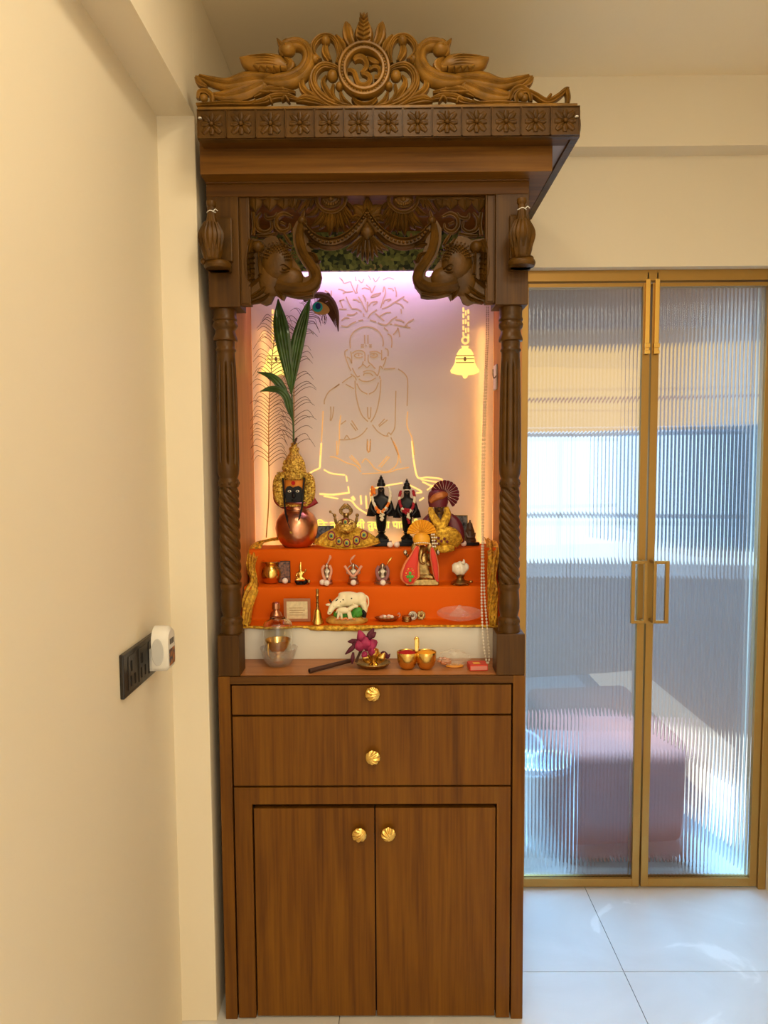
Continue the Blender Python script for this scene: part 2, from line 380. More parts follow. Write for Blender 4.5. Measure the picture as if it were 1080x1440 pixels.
# utility balcony beyond the glass
struct(MB().box(.0, .06, YB+.13, 3.75, 0, ZC).box(1.75, 1.85, YB+.13, 3.75, 0, ZC).box(1.272, 1.85, YB+.14, YB+.16, 0, ZC), 'wall_balcony', 'ulwall')
YF = 3.7
zw0, zw1, zb0, zb1 = ZY(797, YF, 900), ZY(608, YF, 900), ZY(606, YF, 900), ZY(486, YF, 900)
fw = MB().box(0, 1.85, YF, YF+.1, 0, zw0).box(0, 1.85, YF, YF+.1, zb1, ZC)
struct(fw, 'wall_balcony_far', 'ulwall')
wn = struct(MB().box(.06, 1.75, YF+.05, YF+.06, zw0, zw1+.01), 'window_1', 'day')
for z in (zw0+.01, ZY(725, YF, 900), zw1-.008): MB().box(.06, 1.75, YF+.02, YF+.05, z-.010, z+.010).build('window_rail', 'ulwall', wn, smooth=False)
for x in (.55, 1.12): MB().box(x-.012, x+.012, YF+.02, YF+.05, zw0, zw1).build('window_mullion', 'ulwall', wn, smooth=False)
bl = thing('roller_blind', (.9, YF+.03, zb0), 'cream yellow sunlit blind across the upper window behind the reeded glass', 'blind')
MB().box(.06, 1.74, YF+.025, YF+.035, zb0, zb1).build('blind_cloth', 'blind', bl, smooth=False)
MB().box(.06, 1.74, YF+.005, YF+.02, ZY(560, YF, 900)-.008, ZY(560, YF, 900)+.004).build('blind_bar', 'ulbrown', bl, smooth=False)
ap = thing('wall_cabinet', (1.55, 3.1, 1.2), 'tall dark blue cabinet shape blurred behind the right glass leaf', 'cabinet')
MB().box(1.31, 1.748, 2.92, 3.35, ZY(775, 2.92, 900), ZY(598, 2.92, 900)).build('body', 'uldark', ap, smooth=False, bev=.01)
MB().box(1.33, 1.73, 2.905, 2.92, ZY(768, 2.92, 900), ZY(606, 2.92, 900)).build('door_panel', 'uldark', ap, smooth=False, bev=.005)
sh = thing('covered_bench', (.8, 2.58, 0), 'wide maroon brown covered bench low behind both glass leaves', 'bench')
zb_ = ZY(1062, 2.37, 900)
MB().box(.63, 1.10, 2.37, 2.80, .02, zb_).build('cover', 'ulbrown', sh, bev=.03)
for x in (.66, 1.04):
    for y in (2.40, 2.74): MB().box(x, x+.03, y, y+.03, 0, .03).build('leg', 'ulbrown', sh, smooth=False)
tb2 = thing('laundry_tub', (.515, 2.52, 0), 'white laundry tub seen low at the left end of the left glass leaf', 'tub')
MB(Vector((.515, 2.52, 0))).lathe(0, 0, [(.07, 0), (.075, .02), (.085, .20), (.09, .31), (.095, .32), (.095, .34), (.08, .34), (.07, .05), (.01, .04)], 24).build('bucket', 'ulwhite', tb2)
# reeded glass door: fixed frame and two leaves
XG = .8482
ZT = ZY(384, YD, 900)
fr = MB().box(.40, .425, YD-.02, YD+.03, 0, ZL).box(XR-.0265, XR-.001, YD-.02, YD+.03, 0, ZL).box(.425, XR-.0265, YD-.02, YD+.03, ZY(397, YD, 900), ZL)
dframe = struct(fr, 'trim_4', 'frame_gold', bev=.0015)
def leaf(name, x0, x1, hx):
    zt, zb = ZY(399, YD, 900), .006
    st = .024
    d = thing(name, ((x0+x1)/2, YD, 0), None, None); d['kind'] = 'structure'
    MB().box(x0, x0+st, YD-.012, YD+.018, zb, zt).build('stile', 'frame_gold', d, smooth=False, bev=.001)
    MB().box(x1-st, x1, YD-.012, YD+.018, zb, zt).build('stile', 'frame_gold', d, smooth=False, bev=.001)
    MB().box(x0+st, x1-st, YD-.012, YD+.018, zb, zb+.028).build('rail', 'frame_gold', d, smooth=False, bev=.001)
    MB().box(x0+st, x1-st, YD-.012, YD+.018, zt-.012, zt).build('rail', 'frame_gold', d, smooth=False, bev=.001)
    a, b = x0+st, x1-st; p = .0124; n = int(round((b-a)/p)); p = (b-a)/n; S = 8; vs = []; fs = []
    for i in range(n*S+1):
        x = a+p*i/S; y = YD+.002-.0024*abs(math.sin(PI*i/S))
        vs += [(x, y, zb+.028), (x, y, zt-.012), (x, YD+.007, zb+.028), (x, YD+.007, zt-.012)]
    for i in range(n*S):
        q = 4*i; fs += [(q, q+4, q+5, q+1), (q+2, q+3, q+7, q+6), (q, q+2, q+6, q+4), (q+1, q+5, q+7, q+3)]
    fs += [(0, 1, 3, 2), (4*n*S, 4*n*S+2, 4*n*S+3, 4*n*S+1)]
    MB().add(vs, fs).build('reeded_glass_pane', 'reeded', d, ang=50)
    s = -1 if hx < XG else 1        # bow handle leaning out over the glass
    z1, z0 = ZY(790, YD-.03, 900), ZY(873, YD-.03, 900); xs = hx; xe = hx+s*.040
    h = MB()
    for z in (z0, z1): h.box(min(xs, xe), max(xs, xe), YD-.050, YD-.042, z-.005, z+.005).box(xs-.005, xs+.005, YD-.05, YD-.012, z-.005, z+.005)
    h.box(xe-.006, xe+.006, YD-.052, YD-.040, z0-.005, z1+.005)
    h.box(xs-.005, xs+.005, YD-.052, YD-.042, z0, z1).build('handle', 'frame_gold', d, smooth=False, bev=.0015)
    bx = hx+s*.0-(.0); zz1, zz0 = ZY(388, YD-.02, 900), ZY(498, YD-.02, 900)
    b_ = MB().box(bx-.007, bx+.007, YD-.022, YD-.012, zz0, zz1-.01)
    b_.box(bx-.009, bx+.009, YD-.026, YD-.012, zz0, zz0+.012).box(bx-.009, bx+.009, YD-.026, YD-.012, zz0+.02, zz0+.034)
    b_.build('tower_bolt', 'brass', d, smooth=False, bev=.001)
    MB().box(bx-.004, bx+.004, YD-.020, YD-.012, zz1-.01, zz1+.012).build('bolt_tip', 'white', d, smooth=False, bev=.002)
    return d
leaf('door_1', .430, XG-.003, XG-.015)
leaf('door_2', XG+.003, XR-.028, XG+.015)
# ------------------------------------------------------------------ socket and plug-in device
sp = thing('switch_plate', (XL, 1.48, .97), 'black wall socket plate on the cream wall at left', 'socket')
MB().box(XL, XL+.009, 1.367, 1.605, .975, 1.067).build('plate', 'socket', sp, smooth=False, bev=.002)
for yc in (1.415, 1.475, 1.535):
    MB().box(XL+.009, XL+.0105, yc-.024, yc+.024, .985, 1.057).build('socket_face', mat('socket_face', (.035, .028, .022), .35), sp, smooth=False, bev=.001)
    h = MB()
    for dy, z, a in ((-.009, 1.036, .0035), (.010, 1.005, .003), (-.013, 1.005, .003)): h.box(XL+.010, XL+.0112, yc+dy-a, yc+dy+a, z-.013, z+.009)
    h.build('socket_slot', 'black', sp, smooth=False)
dv = thing('plug_in_freshener', (-.50, 1.53, .985), 'white rounded plug-in device with a small picture sticker, in the wall socket', 'device')
poly = []
y0, y1 = 1.468, 1.524; zc0, zc1 = ZY(946, y0, 230), ZY(884, y0, 230)
for a in range(0, 181, 12): poly.append(((y0+y1)/2+(y1-y0)/2*math.cos(math.radians(a)), zc1-.030+.030*math.sin(math.radians(a))))
poly += [(y0, zc0+.012), (y0+.012, zc0), (y1-.012, zc0), (y1, zc0+.012)]
n = len(poly); zm = (zc0+zc1)/2; vs = [(-.517, a, b) for a, b in poly]+[(-.489, a, b) for a, b in poly]+[(-.481, (y0+y1)/2+(a-(y0+y1)/2)*.84, zm+(b-zm)*.86) for a, b in poly]
fs = [tuple(range(n))]+[(j*n+i, j*n+(i+1) % n, (j+1)*n+(i+1) % n, (j+1)*n+i) for j in (0, 1) for i in range(n)]+[tuple(2*n+i for i in range(n))]
MB().add(vs, fs).build('shell', 'white', dv, ang=50)
MB().prism([(-.503+.0135*math.cos(a*PI/12), (zc0+zc1)/2-.004+.030*math.sin(a*PI/12)) for a in range(24)], y0-.0012, y0+.002).build('front_cap', mat('cap_grey', (.52, .50, .46), .4), dv, bev=.001)
MB().box(-.4812, -.4802, 1.478, 1.514, zc0+.012, zc0+.048).build('picture_sticker', 'print', dv, smooth=False)
h = MB()
for i in range(4): h.box(-.4812, -.4802, 1.484+i*.007, 1.487+i*.007, zc0+.058, zc0+.070)
h.build('vent', 'socket', dv, smooth=False)
MB().box(-.5375, -.516, 1.512, 1.523, .99, 1.04).build('plug', 'white', dv, smooth=False)
# ------------------------------------------------------------------ lower cabinet
YC = 1.708; X0, X1 = -.4345, .3415; YK = 2.15; ZT_ = .915
cb = thing('shrine_cabinet', (-.046, 1.93, 0), 'walnut floor cabinet with two drawers and two doors carrying the carved shrine', 'cabinet')
def zc(v): return ZY(v, YC)
def xc(u, v=1200): return XY(u, YC, v)
MB().box(X0, X0+.030, YC, YK, 0, ZT_).build('side_panel', 'walnut', cb, smooth=False, bev=.001)
MB().box(X1-.030, X1, YC, YK, 0, ZT_).build('side_panel', 'walnut', cb, smooth=False, bev=.001)
MB().box(X0+.030, X1-.030, YC, YC+.06, zc(961.5), ZT_-.0005).build('top_rail', 'walnut_h', cb, smooth=False, bev=.0008)
MB().box(X0+.030, X1-.030, YC+.012, YK, zc(961.5), ZT_-.019).build('carcass_top', 'walnut_h', cb, smooth=False)
MB().box(X0+.03, X1-.03, YC+.03, YK, 0.0, zc(963)).build('dark_inside', 'black', cb, smooth=False)
MB().box(X0+.004, X1-.004, YC+.012, YK, ZT_-.018, ZT_+.0004).build('shelf_board', 'inner_h', cb, smooth=False)
a, b = X0+.0345, X1-.0345
def knob(parent, u, v, ang, yf):
    c = atY(u, v, yf); R = .0197; ca, sa = math.cos(ang), math.sin(ang); vs = []; fs = []; nr, na = 9, 40
    px_, pz_ = .78*ca, .78*sa
    for i in range(nr+1):
        r = i/nr
        for j in range(na):
            t = 2*PI*j/na; x, z = r*math.cos(t), r*math.sin(t)
            th = math.atan2(z-pz_, x-px_); d = math.hypot(x-px_, z-pz_)
            h = .010*math.sqrt(max(0, 1-(.93*r)**2))+.0022*math.sin(th*15+1.2*d)*min(1, d)*(1 if r < .97 else .5)
            rr = R*(1+.025*math.sin(th*15) if r > .9 else 1)
            vs.append((c.x+rr*x, yf-.014-h, c.z+rr*z))
    for j in range(na): vs.append((c.x+R*.8*math.cos(2*PI*j/na), yf-.010, c.z+R*.8*math.sin(2*PI*j/na)))
    for i in range(nr+1):
        for j in range(na): fs.append((i*na+j, i*na+(j+1) % na, (i+1)*na+(j+1) % na, (i+1)*na+j))
    m = MB().add(vs, fs); m.tube([(c.x, yf-.012, c.z), (c.x, yf+.001, c.z)], .008, 12)
    return m.build('shell_knob', 'brass', parent, ang=180)
d1 = MB().box(a, b, YC, YC+.02, zc(1004.5), zc(963.8)).build('drawer', 'walnut', cb, smooth=False, bev=.0008); knob(d1, 524, 973, .0, YC)
d2 = MB().box(a, b, YC, YC+.02, zc(1104.5), zc(1007.5)).build('drawer', 'walnut', cb, smooth=False, bev=.0008); knob(d2, 524.5, 1061.5, 3.5, YC)
xi0, xi1 = xc(355.5, 1200), xc(698.5, 1200); zt = zc(1131)
pl = [(a, .004), (a, zc(1107.5)), (b, zc(1107.5)), (b, .004), (xi1, .004), (xi1, zt), (xi0, zt), (xi0, .004)]
MB().prism(pl, YC, YC+.02).build('arch_frame', 'walnut', cb, smooth=False, bev=.0008)
xm = xc(527.5, 1200)
D1 = MB().box(xi0+.004, xm-.0016, YC+.004, YC+.024, .006, zt-.0125).build('door', 'walnut', cb, smooth=False, bev=.0008); knob(D1, 505.5, 1169.5, -2.6+PI, YC+.004)
D2 = MB().box(xm+.0016, xi1-.003, YC+.004, YC+.024, .006, zt-.0125).build('door', 'walnut', cb, smooth=False, bev=.0008); knob(D2, 546, 1168.5, -.9, YC+.004)
# ------------------------------------------------------------------ temple unit
tp = thing('wooden_shrine', (-.046, 1.93, ZT_), 'carved teak household shrine with turned pillars, elephants and peacock cresting', 'shrine')
# side walls, back wall, ceiling
ZR = ZY(250, YC)
MB().box(X0, X0+.018, YC+.074, YK+.03, ZT_, ZR).build('side_panel', 'inner', tp, smooth=False)
MB().box(X1-.018, X1, YC+.074, YK+.03, ZT_, ZR).build('side_panel', 'inner', tp, smooth=False)
MB().box(X0, X1, YK+.03, YK+.04, ZT_, ZR+.06).build('back_board', 'plinth', tp, smooth=False)
MB().box(X0+.002, X1-.002, YC+.05, YK+.03, ZR+.03, ZR+.04).build('inner_ceiling', 'inner_h', tp, smooth=False)
pf = MB().box(X0+.018, X1-.018, 2.062, 2.074, ZY(380, 2.06), ZR+.03).build('printed_pelmet', 'foliage', tp, smooth=False)
for u in (505, 531): MB(atY(u, 283, 1.86)).lathe(0, 0, [(.012, -.002), (.012, .006), (.006, .010), (.001, .010)], 14).build('purple_lamp', 'led_purple', tp)
# posts of the face frame
def zt_(v): return ZY(v, YC)
zpb = zt_(430)
for s, (ua, ub, uc) in ((0, (291, 335, 350)), (1, (742, 697, 683))):
    xa, xb, xd = XY(ua, YC, 300), XY(ub, YC, 300), XY(uc, YC, 300)
    if s == 0: xa = X0
    else: xa = X1
    MB().box(min(xa, xb), max(xa, xb), YC, YC+.074, zpb, zt_(252)).build('top_post', 'walnut_d', tp, smooth=False, bev=.0015)
    MB().box(min(xb, xd), max(xb, xd), YC+.004, YC+.03, zt_(427), zt_(252)).build('inner_post', 'walnut_d', tp, smooth=False, bev=.002)
    MB().box(min(xb, xd)+.004, max(xb, xd)-.004, YC+.001, YC+.004, zt_(425), zt_(276)).build('post_moulding', 'walnut_d', tp, smooth=False, bev=.0015)
MB().box(X0, X1, YC-.002, YC+.03, zt_(275), ZY(243, 1.66)+.0).build('head_rail', 'walnut_h', tp, smooth=False, bev=.0015)
MB().box(X0, X1, YC-.010, YC+.02, zt_(258), ZY(243, 1.66)).build('head_moulding', 'walnut_h', tp, smooth=False, bev=.003)
# turned columns
def column(cx, u0):
    cy = YC+.036; k = cy/FPX
    def z(v): return ZY(v, cy, u0)
    prof = [(15.6, 430), (15.6, 447), (16.6, 449), (16.6, 451), (15, 452.5), (16.2, 455), (16.6, 458), (16.2, 461), (14.5, 463.5), (13.4, 465), (13.6, 467),
            (14.5, 471), (16, 475), (16.6, 478), (16.2, 480), (12.8, 481), (12.6, 490), (14.3, 492), (14.3, 494), (12.6, 495.5), (12.7, 503),
            (13.0, 506), (13.8, 530), (14.6, 570), (15.1, 610), (15.4, 650), (15.2, 660), (14.4, 667), (12.8, 671.5), (12.4, 673), (14.2, 675), (14.6, 680), (13.8, 684), (13.6, 685)]
    m = MB()
    def flute(a, r, zz):
        v = (z(506)-zz)/(z(506)-z(657))
        if 0 < v < 1:
            e = min(1, v*12, (1-v)*12); return r*(1-.24*e*max(0, math.cos(a*9))**5)
        return r
    fine = []
    for i in range(len(prof)-1):
        (r0, v0), (r1, v1) = prof[i], prof[i+1]; st = max(1, int((v1-v0)/3))
        for j in range(st): fine.append((r0+(r1-r0)*j/st, v0+(v1-v0)*j/st))
    fine.append(prof[-1])
    m.lathe(cx, cy, [(r*k, z(v)) for r, v in fine], 72, flute)
    m.build('column_shaft', 'turned', tp, ang=60)
    t = MB(); pr = []
    N_ = 120
    for i in range(N_+1):
        f = i/N_; v = 684+(821-684)*f; e = min(1, f*14, (1-f)*14); pr.append(((13.6+1.0*f)*k*(1 if e >= 1 else .9+.1*e), z(v)))
    zz0, zz1 = z(684), z(821)
    t.lathe(cx, cy, pr, 70, lambda a, r, zz: r*(1.04-.24*(.5+.5*math.cos(5*(a-(zz0-zz)*47)))**2.2))
    t.build('rope_twist', 'turned', tp, ang=70)
    b = MB(); bp = [(14.8, 820), (15.2, 822), (15.0, 826), (13.8, 828), (13.5, 830), (14.2, 838), (14.9, 848), (14.6, 856), (12.6, 864), (12.2, 866), (14.6, 868), (15.4, 870), (15.4, 875), (14.8, 877), (15.6, 879), (15.8, 887), (15.8, 889)]
    b.lathe(cx, cy, [(r*k, z(v)) for r, v in bp], 40)
    b.build('column_foot', 'turned', tp, ang=50)
    s0 = None
    for v, rr in ((457.5, 16.4), (679.5, 14.6), (872.5, 15.3)):
        for i in range(8):
            a = -PI/2+.3+2*PI*i/8; p = Vector((cx+(rr-1.4)*k*math.cos(a), cy+(rr-1.4)*k*math.sin(a), z(v)))
            if s0 is None: s0 = MB().ball(tuple(p), (.0045, .0045, .0055), 10, 6).ball(tuple(p+Vector((0, -.0036, 0))), .0018, 6, 4).build('rosette_stud', 'turned', tp); p0 = p
            else: o = s0.copy(); COL.objects.link(o); o.location = p-p0
    return z
CXL, CXR = XY(319, YC+.036, 560), XY(717.5, YC+.036, 560)
zz = column(CXL, 320); column(CXR, 718)
MB().box(X0+.0008, -.3790, YC+.001, YC+.070, ZT_+.001, zz(889)).build('plinth_block', 'walnut_d', tp, smooth=False, bev=.0015)
MB().box(XY(698.5, YC, 920), X1-.0008, YC+.001, YC+.070, ZT_+.001, zz(889)).build('plinth_block', 'walnut_d', tp, smooth=False, bev=.0015)
# frieze box, soffit, cornice boards
MB().box(-.4345, XY(777, 1.655, 215), 1.655, YK+.03, ZY(243, 1.655), ZY(194, 1.655)+.002).build('frieze_box', 'walnut_f', tp, smooth=False, bev=.001)
YN = 1.60; cz0, cz1 = ZY(194.5, YN), ZY(152.5, YN); cx0, cx1 = XY(277.5, YN, 170), XY(815, YN, 170)
MB().box(cx0, cx1-.016, YN+.016, 1.654, cz0+.004, cz0+.012).build('soffit_dark_strip', 'walnut_h', tp, smooth=False)  # front strip of the soffit, shade under the cornice put into its colour
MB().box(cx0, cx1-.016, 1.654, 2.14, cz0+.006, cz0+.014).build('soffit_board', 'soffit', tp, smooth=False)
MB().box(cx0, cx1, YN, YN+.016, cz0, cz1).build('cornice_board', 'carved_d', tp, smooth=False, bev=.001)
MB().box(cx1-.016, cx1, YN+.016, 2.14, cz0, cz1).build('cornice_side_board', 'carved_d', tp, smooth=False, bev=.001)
MB().box(cx0, cx1-.004, YN+.002, YN+.03, cz1, ZY(147, YN)).build('cresting_rail', 'carved', tp, smooth=False, bev=.0015)
MB().box(cx0, cx1, YN+.02, 2.14, cz1-.012, cz1-.002).build('roof_board', 'walnut_h', tp, smooth=False)
tw = (cx1-cx0)/13; th = (cz1-cz0)
def flower(c, side=False):
    m = MB(c)
    w, h = tw/2-.0007, th/2-.001
    m.box(-w, w, -.003, 0, -h, h)
    for s in (-1, 1):
        m.box(-w if s < 0 else w-.0016, -w+.0016 if s < 0 else w, -.0062, 0, -h, h); m.box(-w, w, -.0062, 0, (-h if s < 0 else h-.0016), (-h+.0016 if s < 0 else h))
    for i in range(8):
        a = PI*i/4; L_ = .0275 if i % 2 else .0232; q = (math.cos(a), math.sin(a))
        m.frond([(q[0]*.005, -.003, q[1]*.005), (q[0]*L_*.55, -.003, q[1]*L_*.55), (q[0]*L_, -.003, q[1]*L_)], [.0018, .0074 if i % 2 else .0066, .0048], .0042, 0, 0, 0, 9, 9); m.frond([(q[0]*.007, -.0066, q[1]*.007), (q[0]*L_*.8, -.0072, q[1]*L_*.8)], [.0009, .0007], .0012, 0, 0, 0, 4, 5)
    m.ball((0, -.006, 0), .0052, 12, 6)
    return m
f0 = flower((cx0+tw/2, YN, (cz0+cz1)/2)).build('flower_tile', 'carved_d', tp)
for i in range(1, 13):
    o = f0.copy(); COL.objects.link(o); o.location.x += tw*i
sd = MB()
for i in range(13): sd.box(cx1, cx1+.004, YN+.01+.041*i, YN+.01+.041*i+.037, cz0+.004, cz1-.004); sd.ball((cx1+.005, YN+.028+.041*i, (cz0+cz1)/2), (.004, .016, .022), 10, 6)
sd.build('side_flower_band', 'carved_d', tp)
for u, v in ((281, 166), (811, 164)): MB(atY(u, v, YN-.006)).lathe(0, 0, [(.004, -.001), (.004, .001)], 12).build('pale_screw_cap', 'white', tp).rotation_euler = (0, 0, 0)
# ---- cresting
YP = YN+.014
def Z1(x, y): return (260+x/3.6, y/3.6)         # coordinates of the carved half traced at 3.6 px per unit
def W1(x, y, mir, Y=YP):
    u, v = Z1(x, y)
    if mir: u = 1024.4-u
    p = atY(u, v, Y); return (p.x, p.y, p.z)
K1 = YP/FPX/3.6
def cf(m, pts, hw, depth=.010, mir=0, ridges=2, rd=.35, n=20, yoff=0, back=.009, flat=.5):
    m.frond([W1(x, y, mir) for x, y in pts], [w*K1 for w in hw], depth, back, ridges, rd, n, 11, yoff, flat)
def cball(m, x, y, r, mir=0, d=.010, rz=None):
    p = W1(x, y, mir); m.ball((p[0], p[1]-.002, p[2]), (r*K1, d, (rz or r)*K1), 14, 8)
for mir in (0, 1):
    p = MB()                                     # peacock
    cf(p, [(500, 290), (498, 262), (520, 232), (570, 222), (612, 245), (628, 300), (600, 362), (540, 400), (460, 412), (395, 405)], [12, 26, 32, 31, 30, 34, 40, 42, 36, 18], .016, mir, 4, .3, 30)
    cball(p, 522, 256, 40, mir, .019, 33); cball(p, 512, 250, 6, mir, .022)
    cf(p, [(505, 300), (535, 335), (505, 370)], [10, 26, 8], .019, mir, 2, .4, 12)
    p.build('peacock_body', 'carved', tp)
    p = MB(); cf(p, [(497, 250), (482, 222), (466, 196)], [10, 12, 3], .010, mir, 2, .5, 10); cf(p, [(502, 240), (500, 218), (515, 198)], [8, 10, 3], .009, mir, 2, .5, 10)
    p.build('peacock_crest', 'carved', tp)
    p = MB(); cf(p, [(279, 295), (320, 318), (400, 325), (470, 325), (518, 345)], [6, 34, 46, 42, 14], .017, mir, 0, 0, 20)
    for i in range(5): cf(p, [(355+34*i, 345+3*i), (385+34*i, 362)], [10, 14], .020, mir, 0, 0, 6)
    for i in range(4): cf(p, [(330+10*i, 300+14*i), (420, 298+14*i), (470, 310+12*i)], [3, 5, 3], .0205, mir, 0, 0, 10)
    p.build('peacock_wing', 'carved', tp)
    p = MB(); cf(p, [(445, 400), (370, 398), (300, 408), (215, 425), (135, 410), (72, 388)], [28, 36, 42, 30, 24, 14], .012, mir, 4, .5, 26)
    cf(p, [(420, 410), (350, 440), (275, 468), (200, 484), (140, 480)], [20, 38, 40, 26, 12], .009, mir, 4, .5, 22)
    cf(p, [(60, 392), (75, 420), (110, 440)], [12, 16, 8], .011, mir, 2, .4, 10)
    p.build('peacock_tail', 'carved', tp)
    p = MB()
    for x in (398, 490): cf(p, [(x, 400), (x+2, 435), (x+12, 470)], [10, 7, 14], .008, mir, 0, 0, 8); cf(p, [(x-20, 470), (x+35, 472)], [5, 6], .010, mir, 0, 0, 6)
    p.build('peacock_legs', 'carved', tp)
    p = MB()                                     # ground foliage
    cf(p, [(135, 528), (138, 490), (110, 465), (75, 468), (66, 500)], [10, 14, 14, 12, 8], .010, mir, 2, .4, 18); cball(p, 98, 500, 20, mir)
    cf(p, [(60, 532), (200, 524), (330, 524), (360, 508)], [8, 10, 9, 6], .010, mir, 2, .4, 18)
    cf(p, [(340, 524), (400, 512), (455, 490), (520, 488), (575, 505)], [6, 16, 18, 16, 6], .011, mir, 3, .5, 20)
    cf(p, [(350, 490), (400, 462), (450, 455), (560, 468)], [5, 16, 18, 6], .011, mir, 2, .5, 16)
    cf(p, [(560, 512), (610, 500), (665, 512), (715, 532)], [5, 22, 20, 8], .012, mir, 3, .5, 16)
    cf(p, [(400, 520), (430, 500), (440, 525)], [4, 9, 4], .012, mir, 0, 0, 8); cf(p, [(490, 512), (510, 495), (530, 520)], [4, 9, 4], .012, mir, 0, 0, 8)
    p.build('leaf_scroll', 'carved', tp)
    p = MB()                                     # scrolls round the medallion
    cf(p, [(850, 545), (760, 530), (690, 490), (650, 430), (655, 372), (700, 332), (765, 345), (782, 370)], [12, 22, 24, 22, 20, 18, 14, 8], .013, mir, 3, .4, 30)
    cf(p, [(820, 545), (765, 520), (722, 470), (700, 420), (716, 385)], [8, 20, 18, 14, 6], .014, mir, 2, .5, 20)
    cball(p, 748, 390, 28, mir, .016)
    cf(p, [(605, 390), (592, 425), (606, 460), (650, 492), (700, 520)], [6, 16, 18, 16, 6], .012, mir, 2, .5, 18)
    cf(p, [(768, 322), (782, 275), (768, 218), (735, 188), (688, 190), (652, 228), (650, 272), (680, 312)], [8, 15, 15, 14, 15, 16, 14, 18], .013, mir, 3, .4, 28)
    cball(p, 714, 213, 23, mir, .016); cf(p, [(712, 232), (712, 268), (735, 312)], [14, 20, 12], .012, mir, 2, .5, 12)
    cball(p, 660, 305, 20, mir, .013)
    cf(p, [(815, 275), (795, 225), (764, 182)], [14, 18, 8], .012, mir, 2, .5, 12)
    cball(p, 783, 443, 20, mir, .015); cf(p, [(752, 430), (746, 478), (775, 525), (830, 547)], [8, 13, 14, 8], .012, mir, 2, .5, 16)
    cf(p, [(788, 470), (805, 512), (850, 545)], [8, 14, 8], .013, mir, 2, .5, 12)
    cf(p, [(855, 250), (830, 195), (822, 145), (815, 112)], [18, 27, 24, 5], .014, mir, 2, .5, 16)
    p.build('scroll_carving', 'carved', tp)
E_ = MB()                                        # only on the right: the long end scroll
cf(E_, [(1640-0, 510), (1660, 465), (1700, 445), (1740, 470), (1752, 515)], [10, 14, 14, 12, 8], .012, 0, 2, .4, 18)
cball(E_, 1699, 490, 20, 0, .013)
cf(E_, [(1705, 447), (1772, 482), (1832, 515), (1885, 492), (1925, 458), (1942, 450)], [10, 13, 14, 14, 12, 8], .012, 0, 2, .5, 24)
cf(E_, [(1932, 455), (1940, 495), (1936, 530)], [12, 12, 10], .012, 0, 2, .4, 10); cf(E_, [(1825, 512), (1848, 488), (1838, 508)], [6, 8, 3], .014, 0, 0, 0, 8)
cf(E_, [(1640, 532), (1780, 534), (1940, 532)], [6, 7, 6], .008, 0, 0, 0, 12)
E_.build('end_scroll', 'carved', tp)
g = MB()
cf(g, [(906, 245), (906, 205), (906, 165), (906, 110), (906, 62)], [24, 42, 45, 24, 1], .018, 0, 2, .35, 24)
for i in range(6):
    for s in (-1, 1): cf(g, [(906, 228-22*i), (906+s*(34-3*i), 205-24*i)], [3.5, 2], .0225, 0, 0, 0, 6)
g.build('leaf_finial', 'carved', tp)
g = MB(); cf(g, [(848, 502), (878, 528), (910, 538), (945, 528), (972, 502)], [8, 15, 17, 15, 8], .016, 0, 2, .5, 18)
g.build('medallion_cup', 'carved', tp)
c = W1(908, 365, 0); md = MB()
def ring(m, r0, r1, y0, y1, n=56):
    q = [(math.cos(2*PI*i/n), math.sin(2*PI*i/n)) for i in range(n)]
    vs = [(c[0]+r*x, y, c[2]+r*z) for r, y in ((r0, y1), (r0, y0+.002), ((r0*.8+r1*.2), y0), (r0*.2+r1*.8, y0), (r1, y0+.002), (r1, y1)) for x, z in q]
    m.add(vs, [(j*n+i, j*n+(i+1) % n, ((j+1) % 6)*n+(i+1) % n, ((j+1) % 6)*n+i) for j in range(6) for i in range(n)])
ring(md, 126*K1, 112*K1, c[1]-.019, c[1]+.009); ring(md, 101*K1, 86*K1, c[1]-.019, c[1]+.009); ring(md, 113*K1, 100*K1, c[1]-.012, c[1]+.009)
md.build('medallion_ring', 'carved', tp)
md = MB()
for i in range(44): md.ball((c[0]+106.5*K1*math.cos(2*PI*i/44), c[1]-.013, c[2]+106.5*K1*math.sin(2*PI*i/44)), .0022, 8, 5)
tag(md.build('medallion_beads', 'carved', tp), None, kind='stuff')
DG = bpy.context.evaluated_depsgraph_get
def text_mesh(name, body, m, parent, center, width, ext, off=0, bevd=0, height=None):
    cu = bpy.data.curves.new(name, 'FONT'); cu.body = body; cu.extrude = ext; cu.offset = off; cu.bevel_depth = bevd; cu.align_x = 'CENTER'
    o = bpy.data.objects.new(name+'_tmp', cu); COL.objects.link(o); bpy.context.view_layer.update()
    me = bpy.data.meshes.new_from_object(o.evaluated_get(DG())); COL.objects.unlink(o); bpy.data.objects.remove(o)
    xs = [v.co.x for v in me.vertices]; ys = [v.co.y for v in me.vertices]; s = width/(max(xs)-min(xs)); sy = height/(max(ys)-min(ys)) if height else s
    mx, my = (max(xs)+min(xs))/2, (max(ys)+min(ys))/2; po = Vector(parent['_o'])
    for v in me.vertices:
        x, y, z = v.co; v.co = Vector(((x-mx)*s+center[0], center[1]-z, (y-my)*sy+center[2]))-po
    me.materials.clear(); me.materials.append(M[m]); me.name = name
    ob = bpy.data.objects.new(name, me); COL.objects.link(ob); ob.parent = parent; ob['_o'] = tuple(po)
    return ob
om = MB()
def of(pts, hw, d, r=1):
    q = [((470+x/12.706-260)*3.6, (60+y/12.706)*3.6) for x, y in pts]; cf(om, q, [w*3.6/12.706 for w in hw], d, 0, 2, .25, 22, -.002, .008)
of([(350, 345), (400, 300), (475, 290), (545, 330), (585, 420), (555, 500), (480, 570)], [30, 52, 56, 52, 48, 46, 30], .014)
